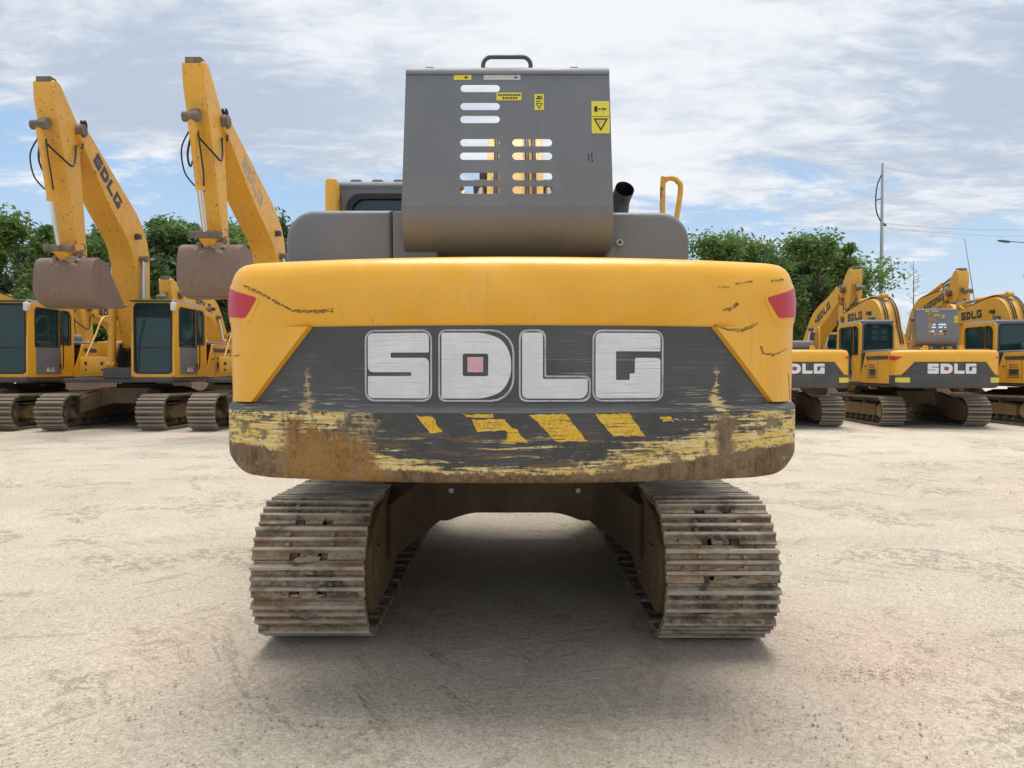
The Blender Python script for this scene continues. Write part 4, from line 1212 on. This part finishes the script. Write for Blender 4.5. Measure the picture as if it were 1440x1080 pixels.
def build_excavator(name, label, group, loc, heading, front, scale=1.0, main=False, hood="closed", back="grey", visor=False, word="SDLG", letter="letter_dark", simple=False):
    root = bpy.data.objects.new(name, None); COL.objects.link(root)
    root.location = loc; root.rotation_euler = (0, 0, heading); root.scale = (scale,) * 3
    tag(root, label, "excavator", group)
    build_undercarriage(root, main, not simple)
    obj("platform", cached("platform", platform_mesh), root)
    build_counterweight(root, main)
    for sg in (-1, 1): obj("side_panel", cached(("panel", sg), lambda: side_panel_mesh(sg)), root)
    build_cab(root, back, visor)
    obj("tool_box", cached("toolbox", tool_box_mesh), root)
    if main:
        def side_cover(x0, x1, y0, y1, zt, seam):
            b = bmesh.new()
            vs = [b.verts.new((x, y, z)) for x in (x0, x1) for y in (y0, y1) for z in (1.95, zt)]
            for q in ((0, 1, 3, 2), (4, 6, 7, 5), (0, 4, 5, 1), (2, 3, 7, 6), (0, 2, 6, 4), (1, 5, 7, 3)): b.faces.new([vs[i] for i in q])
            bmesh.ops.recalc_face_normals(b, faces=b.faces[:])
            xo = x0 if x0 < 0 else x1
            e1 = [e for e in b.edges if all(abs(v.co.x - xo) < 1e-4 for v in e.verts) and all(abs(v.co.z - zt) < 1e-4 for v in e.verts)]
            bmesh.ops.bevel(b, geom=e1, offset=.16, segments=8, profile=.5, affect="EDGES")
            e2 = [e for e in b.edges if all(abs(v.co.y - y0) < 1e-4 for v in e.verts) and any(v.co.z > 2.0 for v in e.verts)]
            bmesh.ops.bevel(b, geom=e2, offset=.035, segments=4, profile=.5, affect="EDGES")
            mb = MB(); mb.take(b)
            return mb
        mb = side_cover(-1.215, -.645, -2.02, -.5, 2.395, 0); mb.box(-.642, -.40, -2.016, -.5, 1.95, 2.388, bev=.012); mb.build("side_cover", "grey", root, 40)
        mb = side_cover(.50, .955, -2.02, -.3, 2.385, 0); mb.build("side_cover", "grey", root, 40)
        mb = MB(); mb.cyl((.575, -2.02, 2.215), (.575, -2.045, 2.215), .018, 16); mb.cyl((.575, -2.03, 2.215), (.575, -2.052, 2.215), .009, 10, 1); mb.build("lock", ["galv", "black"], root)
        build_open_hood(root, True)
        # engine bay seen under the hood
        mb = MB(); mb.box(-.48, .48, -1.85, -.4, 1.5, 1.98, bev=.03); mb.cyl((-.3, -1.6, 2.0), (.3, -1.6, 2.0), .10, 16); mb.cyl((.2, -1.2, 1.9), (.2, -1.2, 2.1), .14, 16)
        mb.build("engine", "under", root)
        # exhaust stack
        mb = MB(); pts = smooth([(.620, -1.68, 2.22), (.622, -1.68, 2.43), (.628, -1.70, 2.515), (.642, -1.77, 2.565)], 5)
        mb.tube(pts, .055, 22, 0, cap=False); mb.tube([Vector(p) for p in pts[::-1]], .049, 22, 1, cap=False)
        n = 22
        mb.bm.verts.ensure_lookup_table()
        d_ = (Vector(pts[-1]) - Vector(pts[-3])).normalized()
        mb.tube([Vector(pts[-1]) - d_ * .002, Vector(pts[-1]) + d_ * .001], 0.0555, 22, 0, cap=False)
        mb.build("exhaust_pipe", ["dark", "black"], root, 60)
        # grab rail on the right
        mb = MB(); y = -.55; xs = (1.10, 1.235)
        mb.tube(smooth([(1.105, y, 2.0), (1.105, y, 2.86), (1.125, y, 2.925), (1.165, y, 2.94), (1.215, y, 2.915), (1.235, y, 2.84), (1.185, y, 2.49), (1.14, y, 2.0)], 5), .020, 10)
        mb.build("grab_rail", "boom_yellow", root)
        mb = MB(); mb.box(-1.375, -1.285, -.56, -.44, 1.95, 2.945, bev=.03); mb.build("cab_post", "boom_yellow", root)
    else:
        obj("top_cover", cached("topcover", lambda: top_cover_mesh(False)), root)
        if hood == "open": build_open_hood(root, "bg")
        else: obj("engine_hood", cached("hoodc", hood_closed_mesh), root)
        obj("hand_rail", cached("rail", rail_mesh), root)
        def exh():
            mb = MB(); mb.tube([(.75, -1.5, 2.05), (.75, -1.5, 2.45), (.77, -1.56, 2.55)], .055, 14); return mb.mesh("exhaust_pipe", "dark")
        obj("exhaust_pipe", cached("exh", exh), root)
        def small():
            mb = MB()
            mb.text("SDLG", .16, lambda a, b, c: (-1.345 + c, -1.25 - a, 1.62 + b), 0, .003)
            for k in range(3): mb.box(-1.3445, -1.3435, -1.45, -1.08, 1.54 - .16 + k * .04, 1.455 + k * .04)
            return mb.mesh("side_marking", "letter_dark", 0)
        obj("side_marking", cached("small", small), root)
    build_front(root, front, word, letter, 1, True)
    return root

# ================================================================== the place
# ---- main machine
build_excavator("excavator", "large yellow excavator seen square from behind, scraped counterweight filling the middle, grey hood open", None,
                (0, 6.0, 0), 0.0, dict(base=(.42, 1.9), elbow=(2.3, 3.75), tip=(5.3, 3.4), top=(6.0, 3.7), bot=(4.9, .98), bk=-20, lt=.3), main=True)

LROW = "excavators parked facing the camera in the left row"
RROW = "excavators parked with their backs to the camera in the right row"
BROW = "excavators in the row behind, mostly hidden"
def up_pose(**k):
    d = dict(base=(.30, 1.90), elbow=(.75, 4.35), tip=(3.0, 6.25), top=(3.72, 6.95), bot=(2.86, 3.55), bk=2, lt=.36, steep=1, low=0)
    d.update(k); return d
SL = 1.13
build_excavator("excavator", "yellow excavator cut by the frame edge, big front window and dark door, no raised boom", LROW, (-14.02, 20.65, 0), pi,
                dict(base=(.3, 1.9), elbow=(2.2, 3.7), tip=(4.9, 3.3), top=(5.5, 3.7), bot=(4.7, 1.1), bk=-10), SL, visor=True)
build_excavator("excavator", "yellow excavator with raised boom, dark decal letters and brown bucket hanging above a toolbox", LROW, (-10.24, 20.65, 0), pi, up_pose(), SL, visor=True)
build_excavator("excavator", "yellow excavator with the tallest raised arm, its cab hidden by the big counterweight", LROW, (-6.46, 20.65, 0), pi,
                up_pose(tip=(4.0, 6.1), top=(4.75, 6.89), bot=(3.82, 3.66), elbow=(.9, 4.4)), SL, visor=True, letter="letter_faded")
build_excavator("excavator", "yellow excavator whose clean counterweight shows only its last letters beside the big machine", RROW, (7.55, 21.8, 0), radians(-3),
                dict(base=(.3, 1.9), elbow=(2.2, 3.3), tip=(4.9, 2.9), top=(5.5, 3.2), bot=(4.7, .95), bk=-20))
build_excavator("excavator", "yellow excavator seen from behind with clean white letters and a raised slotted grey hood", RROW, (11.45, 21.8, 0), radians(-3),
                dict(base=(.3, 1.9), elbow=(1.35, 3.30), tip=(3.7, 3.25), top=(4.2, 3.75), bot=(3.9, .95), bk=-20, lt=.33, hgt=.27), hood="open")
build_excavator("excavator", "yellow excavator seen from behind, cut by the frame edge next to the raised grey hood", RROW, (15.35, 21.8, 0), radians(-2),
                dict(base=(.3, 1.9), elbow=(1.35, 3.35), tip=(3.7, 3.30), top=(4.2, 3.80), bot=(3.9, .95), bk=-20, lt=.33, hgt=.27))
low = lambda **k: dict(dict(base=(.3, 1.9), elbow=(2.3, 3.75), tip=(5.0, 4.05), top=(5.5, 4.5), bot=(4.7, 1.6), bk=-10, lt=.1), **k)
build_excavator("excavator", "yellow excavator with only its lowered lettered boom showing above a cab roof", BROW, (-18.9, 30, 0), pi, low(), simple=True, word="SDLG")
build_excavator("excavator", "yellow excavator seen in the gap under the hanging brown bucket", BROW, (-15.1, 30, 0), pi, low(tip=(3.9, 3.7), top=(4.3, 4.0), bot=(3.6, 1.4), elbow=(1.9, 3.5)), simple=True)
build_excavator("excavator", "yellow excavator with a low folded boom below the second hanging bucket", BROW, (-11.4, 30, 0), pi, low(), simple=True)
build_excavator("excavator", "yellow excavator with its boom rising against the trees from behind the big counterweight", BROW, (11.8, 30, 0), pi, low(elbow=(1.9, 3.3), tip=(4.2, 4.3), top=(4.55, 4.95), bot=(4.25, 2.0), hgt=.28), simple=True)
build_excavator("excavator", "yellow excavator with its arm against the sky behind the raised slotted hood", BROW, (15.9, 30, 0), pi, low(elbow=(1.5, 3.7), tip=(3.5, 4.25), top=(3.8, 5.0), bot=(3.6, 2.0), hgt=.24), simple=True, word="LIUGONG")

# ---- ground
def ground():
    mb = MB(); rn = random.Random(2)
    def h(x, y):
        d = math.hypot(x, y - 6)
        amp = .012 if abs(y) < 40 and abs(x) < 40 else 0
        flat = 1
        if abs(x) < 1.6 and 3.6 < y < 8.6: flat = .15
        return amp * flat * (sin(x * 1.7 + sin(y * .9)) * cos(y * 1.3 + x * .4) + .6 * sin(y * 4.1 + sin(x * 1.1) * 1.5)) - .012
    xs = [-900, -300, -120, -60] + [-40 + i * 1.0 for i in range(34)] + [-6 + i * .12 for i in range(101)] + [7 + i for i in range(34)] + [60, 120, 300, 900]
    ys = [-300, -60, -20, -8] + [-4 + i * .5 for i in range(10)] + [1 + i * .12 for i in range(75)] + [10 + i * .5 for i in range(21)] + [21 + i * 1.5 for i in range(14)] + [60, 120, 300, 900, 1500]
    V = [(x, y, h(x, y)) for y in ys for x in xs]; n = len(xs)
    F = [(j * n + i, j * n + i + 1, (j + 1) * n + i + 1, (j + 1) * n + i) for j in range(len(ys) - 1) for i in range(n - 1)]
    mb.raw(V, F)
    return tag(mb.build("ground", "ground", None, 180), kind="structure")
ground()

# loose clods and pebbles lying on the dirt
def clods():
    mb = MB(); rn = random.Random(9)
    def put(x, y, r):
        b = bmesh.new(); bmesh.ops.create_icosphere(b, subdivisions=1, radius=1)
        for v in b.verts: v.co *= rn.uniform(.6, 1.15)
        M = Matrix.Translation((x, y, r * .25)) @ Matrix.Rotation(rn.uniform(0, 6), 4, "Z") @ Matrix.Diagonal((r * rn.uniform(.8, 1.6), r, r * .62, 1))
        mb.take(b, 0, M)
    for i in range(5200):
        y = 2.6 + rn.random() ** 2 * 9; x = rn.uniform(-1, 1) * (y * .85)
        put(x, y, rn.choice((.0018, .002, .0025, .003, .003, .004, .006)) * rn.uniform(.8, 1.3))
    for cx, cy, n, sx, sy in ((1.90, 3.72, 260, .24, .06), (-.9, 3.12, 60, .3, .08), (2.3, 4.1, 60, .35, .10), (-1.9, 3.4, 60, .5, .12), (1.3, 3.15, 70, .3, .12), (-2.4, 5.2, 40, .5, .1), (3.2, 6, 50, .7, .15), (-.2, 3.35, 50, .6, .1)):
        for k in range(n): put(rn.gauss(cx, sx), rn.gauss(cy, sy), rn.choice((.002, .003, .003, .004, .005, .007)) * rn.uniform(.8, 1.3))
    return tag(mb.build("dirt_clods", "clod", None, 0), "small clods and pebbles of dry tan dirt strewn over the yard", kind="stuff")
clods()

# ---- trees
def tree_meshes(seed, H, Wd, nleaf, leaf, trunk_h=.3, leafmat="leaf"):
    rn = random.Random(seed); tr = MB(); br = []
    top = Vector((rn.uniform(-.3, .3), rn.uniform(-.3, .3), H * .8))
    tr.tube(smooth([(0, 0, -.1), (rn.uniform(-.1, .1), 0, H * .3), tuple(top * .75), tuple(top)], 4), [.18 * H / 8 * (1 - .85 * i / 12) for i in range(13)], 8)
    clumps = []
    for i in range(36):
        z = H * (trunk_h + (1 - trunk_h) * rn.random() ** .85 * .98)
        f = (z / H - trunk_h) / (1 - trunk_h)
        rad = Wd * (.45 + 1.1 * f * (1 - f) * 2.2) * .5 * rn.uniform(.45, 1.0)
        a = rn.uniform(0, 2 * pi)
        c = Vector((cos(a) * rad, sin(a) * rad, z)); clumps.append((c, rn.choice((.35, .6, .9, 1.2)) * rn.uniform(.8, 1.1) * Wd * .16))
        s = Vector((0, 0, max(H * .22, z - rad * 1.0 - .3)))
        tr.tube(smooth([tuple(s), tuple(s.lerp(c, .5) + Vector((0, 0, .15))), tuple(c)], 4), [.05, .045, .04, .035, .03, .025, .02, .015, .01], 5)
    lv = MB(); V, F = [], []
    for i in range(nleaf):
        c, r = rn.choice(clumps)
        d = Vector((rn.gauss(0, 1), rn.gauss(0, 1), rn.gauss(0, .8))).normalized() * r * (rn.random() ** .45) * rn.uniform(.6, 1.35)
        p = c + d; L = leaf * rn.uniform(.6, 1.4)
        ax = Vector((rn.gauss(0, 1), rn.gauss(0, 1), rn.gauss(0, .6) - .3)).normalized()
        bx = ax.cross(Vector((rn.gauss(0, 1), rn.gauss(0, 1), rn.gauss(0, 1)))).normalized()
        k = len(V)
        V += [tuple(p - ax * L), tuple(p + bx * L * .42), tuple(p + ax * L), tuple(p - bx * L * .42)]; F.append((k, k + 1, k + 2, k + 3))
    me = bpy.data.meshes.new("crown"); me.from_pydata(V, [], F); me.materials.append(MAT[leafmat])
    return tr.mesh("trunk", "trunk", 60), me
TREES = [tree_meshes(21, 8.5, 6.4, 22000, .135, .16), tree_meshes(22, 8.5, 5.6, 20000, .13, .2), tree_meshes(23, 8.0, 6.6, 22000, .14, .14, "leaf_dark"), tree_meshes(24, 8.5, 5.0, 17000, .13, .2, "leaf_dark")]
def tree(k, x, y, H, rz, label, group):
    t = bpy.data.objects.new("tree", None); COL.objects.link(t); t.location = (x, y, 0); t.rotation_euler = (0, 0, rz); s = H / 8.5; t.scale = (s * 1.0, s * 1.0, s)
    tag(t, label, "tree", group)
    obj("trunk", TREES[k][0], t); obj("crown", TREES[k][1], t)
GL, GR = "leafy trees behind the left row of excavators", "leafy trees behind the right row of excavators"
def px_x(px, Y): return (px - 720) / FPX * Y
def px_z(py, Y): return CAMH + (YH - py) / FPX * Y
LT = [(-60, 36, 325, 2, "dark leafy tree cut by the left frame edge"),
      (30, 35, 312, 0, "bushy green tree behind the far left cab, left of the first raised arm"),
      (95, 38, 330, 3, "dark narrow tree behind the hanging grey bucket on the left"),
      (150, 36, 345, 1, "lower green tree seen between the first arm and its boom"),
      (225, 35, 305, 2, "dark tree right of the first raised boom"),
      (285, 37, 322, 0, "green tree behind the second hanging bucket"),
      (340, 36, 322, 1, "green tree between the second raised arm and its boom"),
      (405, 38, 312, 3, "small tree top touching the left grey cover of the big excavator")]
LT += [(0, 43, 318, 2, 'dark tree filling the gap behind the far left cab'), (190, 43, 322, 0, 'green tree behind the elbow of the first raised boom'), (255, 43, 312, 3, 'narrow dark tree left of the second hanging bucket'), (372, 43, 318, 2, 'dark tree behind the second raised boom')]
for i, (px, Y, py, k, lb) in enumerate(LT): tree(k, px_x(px, Y), Y, px_z(py, Y) * .97, i * 1.3, lb, GL)
RT = [(985, 38, 342, 0, "pale green tree just right of the big excavator's grey cover"),
      (1050, 40, 345, 1, "middle tree of the right clump, behind the big counterweight corner"),
      (1105, 38, 352, 2, "dark tree above the red reflector at the right corner"),
      (1148, 36, 340, 0, "tallest bright green tree on the right, left of the lamp post"),
      (1176, 41, 375, 3, "lower tree at the foot of the tall lamp post")]
RT += [(1018, 44, 338, 1, 'tree filling the gap between the first two trees of the clump beside the counterweight'), (1082, 44, 350, 0, 'pale tree seen over the rounded corner of the big counterweight'), (1140, 43, 345, 1, 'tree behind the bright tree and the lettered boom')]
for i, (px, Y, py, k, lb) in enumerate(RT): tree(k, px_x(px, Y), Y, px_z(py, Y) * .97, 2 + i * 1.7, lb, GR)
for i, px in enumerate((470, 560, 650, 760, 850, 920)):      # the row goes on behind the big machine
    tree(i % 4, px_x(px, 44), 44, 6.6, i, "tree hidden behind the big excavator in the same row", "trees hidden behind the big excavator")

# bare saplings
def sapling_mesh():
    mb = MB(); rn = random.Random(4)
    mb.tube([(0, 0, 0), (.03, 0, 3), (0, 0, 6)], [.06, .035, .008], 6)
    for i in range(34):
        z = 2.0 + i * .112; a = rn.uniform(0, 6.28); L = (6.3 - z) * .16 + .16
        L *= rn.uniform(.5, 1.1)
        p = Vector((.02, 0, z)); e = p + Vector((cos(a) * L, sin(a) * L, L * .35))
        mb.tube([p, p.lerp(e, .5) - Vector((0, 0, .03)), e], [.013, .010, .005], 4)
        for k in range(3):
            q = p.lerp(e, rn.uniform(.4, 1)); mb.tube([q, q + Vector((rn.uniform(-.12, .12), rn.uniform(-.12, .12), rn.uniform(0, .14)))], [.006, .004], 4)
    return mb.mesh("stem", "twig", 60)
sm_ = sapling_mesh()
for px, Y, py, lb in ((1283, 36, 366, "thin bare sapling standing against the sky between the two right booms"), (1446, 36, 372, "thin bare sapling at the right frame edge")):
    t = bpy.data.objects.new("bare_sapling", None); COL.objects.link(t); t.location = (px_x(px, Y), Y, 0); s = px_z(py, Y) / 6; t.scale = (s, s, s)
    tag(t, lb, "sapling", "bare saplings behind the right row"); obj("stem", sm_, t)

# distant treeline
def treeline():
    rn = random.Random(31); V, F = [], []
    for i in range(42000):
        x = rn.uniform(-130, 130); y = rn.uniform(70, 80)
        hh = 3.3 + 1.2 * sin(x * .21) + .8 * sin(x * .63 + 1) + .5 * sin(x * 1.7)
        z = rn.random() ** .7 * hh; L = rn.uniform(.28, .6)
        ax = Vector((rn.gauss(0, 1), rn.gauss(0, 1), rn.gauss(0, 1))).normalized(); bx = ax.cross(Vector((rn.gauss(0, 1), rn.gauss(0, 1), rn.gauss(0, 1)))).normalized()
        p = Vector((x, y, z)); k = len(V)
        V += [tuple(p - ax * L), tuple(p + bx * L * .5), tuple(p + ax * L), tuple(p - bx * L * .5)]; F.append((k, k + 1, k + 2, k + 3))
    me = bpy.data.meshes.new("treeline"); me.from_pydata(V, [], F); me.materials.append(MAT["leaf_dark"])
    tag(obj("treeline", me), "low dark belt of far bushes along the edge of the yard", kind="stuff")
treeline()

# ---- lamp post with bow arm
Y = 39.0
lp = bpy.data.objects.new("street_lamp", None); COL.objects.link(lp); lp.location = (px_x(1238, Y), Y, 0)
tag(lp, "tall grey lamp post with a bow shaped arm standing right of the trees", "street lamp", "street lamps beyond the yard")
def rel(px, py): return (px_x(px, Y) - lp.location.x, 0, px_z(py, Y))
mb = MB(); top = px_z(231, Y)
mb.tube([(0, 0, 0), (0, 0, top * .5), (0, 0, top)], [.13, .10, .055], 12); mb.build("pole", "galv", lp)
mb = MB(); mb.tube(smooth([rel(1237, 247), rel(1231, 262), rel(1229, 283), rel(1231, 301), rel(1238, 315)], 6), .035, 8); mb.tube([rel(1229, 283), rel(1238, 280)], .03, 8); mb.build("bow_arm", "dark", lp)
mb = MB(); a = rel(1238, 315); b = rel(1244, 318); mb.tube([a, tuple(Vector(a).lerp(Vector(b), .5)), b], [.05, .08, .05], 8); mb.build("cable_bracket", "dark", lp)
lp2 = bpy.data.objects.new("street_lamp", None); COL.objects.link(lp2); Y2 = 34.0; lp2.location = (px_x(1478, Y2), Y2, 0)
tag(lp2, "street lamp head on a long thin arm reaching in from the right frame edge", "street lamp", "street lamps beyond the yard")
def rel2(px, py): return (px_x(px, Y2) - lp2.location.x, 0, px_z(py, Y2))
mb = MB(); mb.tube([(0, 0, 0), (0, 0, px_z(338, Y2) + .1)], [.11, .06], 12); mb.build("pole", "galv", lp2)
mb = MB(); mb.tube(smooth([rel2(1478, 338), rel2(1450, 342), rel2(1415, 340)], 5), .018, 8); mb.build("lamp_arm", "dark", lp2)
mb = MB(); mb.tube(smooth([rel2(1418, 341), rel2(1409, 340), rel2(1400, 339)], 3), [.03, .055, .06, .06, .055, .05, .02], 8); mb.build("lamp_head", "dark", lp2)
for i, (py0, py1, py2, Yc, lb) in enumerate(((315, 322, 324, 39, "upper thin overhead cable running right from the lamp post"), (321, 329, 333, 39, "lower faint overhead cable running right from the lamp post"))):
    mb = MB(); P = [(px_x(1241, 39), 39, px_z(py0, 39)), (px_x(1330, 40), 40, px_z(py1, 40)), (px_x(1440, 41), 41, px_z(py2, 41)), (px_x(1600, 43), 43, px_z(py1 - 4, 43))]
    mb.tube(smooth(P, 8), .010 if i else .014, 5)
    tag(mb.build("overhead_cable", "galv", None, 60), lb, "cable", "overhead cables")
mb = MB(); Yp = 33.0
P0, P1 = Vector((px_x(1354, Yp), Yp, px_z(336, Yp))), Vector((px_x(1367, Yp), Yp, px_z(412, Yp)))
mb.tube([P1 + (P1 - P0) * 1.6, P1, P0], [.028, .020, .010], 6)
tag(mb.build("leaning_pole", "twig", None, 60), "thin leaning rod sticking up above the excavator arm on the right", "pole")

# ---- sky and light
SUN_EL, SUN_AZ = radians(79), radians(5)        # azimuth from +Y towards +X
w = bpy.data.worlds.new("World"); scn.world = w; w.use_nodes = True
N = NT(w.node_tree); bg = w.node_tree.nodes["Background"]
sky = N.new("ShaderNodeTexSky", sky_type="NISHITA"); sky.sun_disc = False; sky.sun_elevation = SUN_EL; sky.sun_rotation = SUN_AZ
sky.air_density = 1.0; sky.dust_density = 1.2; sky.ozone_density = 1.0
d = N.coord("Generated"); x, y, z = N.xyz(d)
zz = N.add(N.mx(z, 0.0), .16)
P = N.vec(N.m("DIVIDE", x, zz), N.m("DIVIDE", y, zz), 0.0)
n1 = N.noise(N.map(P, (.8, 1.0, 1), (3.1, 1.3, 0)), .85, 6, .58, .35)
n2 = N.noise(N.map(P, (1.0, 1.6, 1), (7.7, 2.9, 0), (0, 0, .25)), 2.6, 8, .62, .5)
n3 = N.noise(N.map(P, (.7, 1.2, 1), (1.7, 9.2, 0)), 1.3, 5, .55, .4)
dens = N.sub(N.add(N.mul(n1, .62), N.mul(n2, .38)), N.mul(N.mul(N.ss(x, .02, -.34), N.ss(z, .36, .24)), .10))
bias = N.add(N.mul(N.ss(z, .12, .34), .24), N.mul(N.ss(x, -.45, .05), .05))
n4 = N.noise(N.map(P, (1.0, 2.0, 1), (5.7, 1.2, 0), (0, 0, .2)), 6.5, 6, .65, .6)
dens = N.add(dens, N.mul(N.sub(n4, .5), .11))
cl = N.ss(N.add(dens, bias), .55, .65)
blue = N.mix(N.ss(z, .0, .32), C(3.15, 3.8, 4.45), C(1.9, 3.0, 4.4))
base = N.mix(.2, blue, sky.outputs[0])
cc = N.mix(N.ss(N.add(N.mul(n3, .50), N.add(N.mul(n2, .28), N.mul(n4, .22))), .42, .57), C(2.75, 3.15, 3.75), C(4.9, 5.0, 5.15))
glow = N.ss(N.m("ABSOLUTE", N.sub(x, .08)), .40, .0)
cc = N.mix(N.mul(glow, .45), cc, C(5.2, 5.25, 5.3))
cs = N.mix(N.mul(cl, .92), base, cc)
N.put(bg.inputs[0], cs); bg.inputs[1].default_value = 0.10
sd = bpy.data.lights.new("sun", "SUN"); sd.energy = 2.1; sd.angle = radians(40); sd.color = (1, .955, .88)
so = bpy.data.objects.new("sun", sd); COL.objects.link(so)
v = Vector((sin(SUN_AZ) * cos(SUN_EL), cos(SUN_AZ) * cos(SUN_EL), sin(SUN_EL)))
so.rotation_euler = v.to_track_quat("Z", "Y").to_euler(); so.location = (0, 10, 30)

scn.view_settings.view_transform = "Standard"; scn.view_settings.look = "None"
scn.view_settings.exposure = 0.92; scn.view_settings.gamma = 1
scn.cycles.max_bounces = 6; scn.cycles.transparent_max_bounces = 12
scn.cycles.use_denoising = True
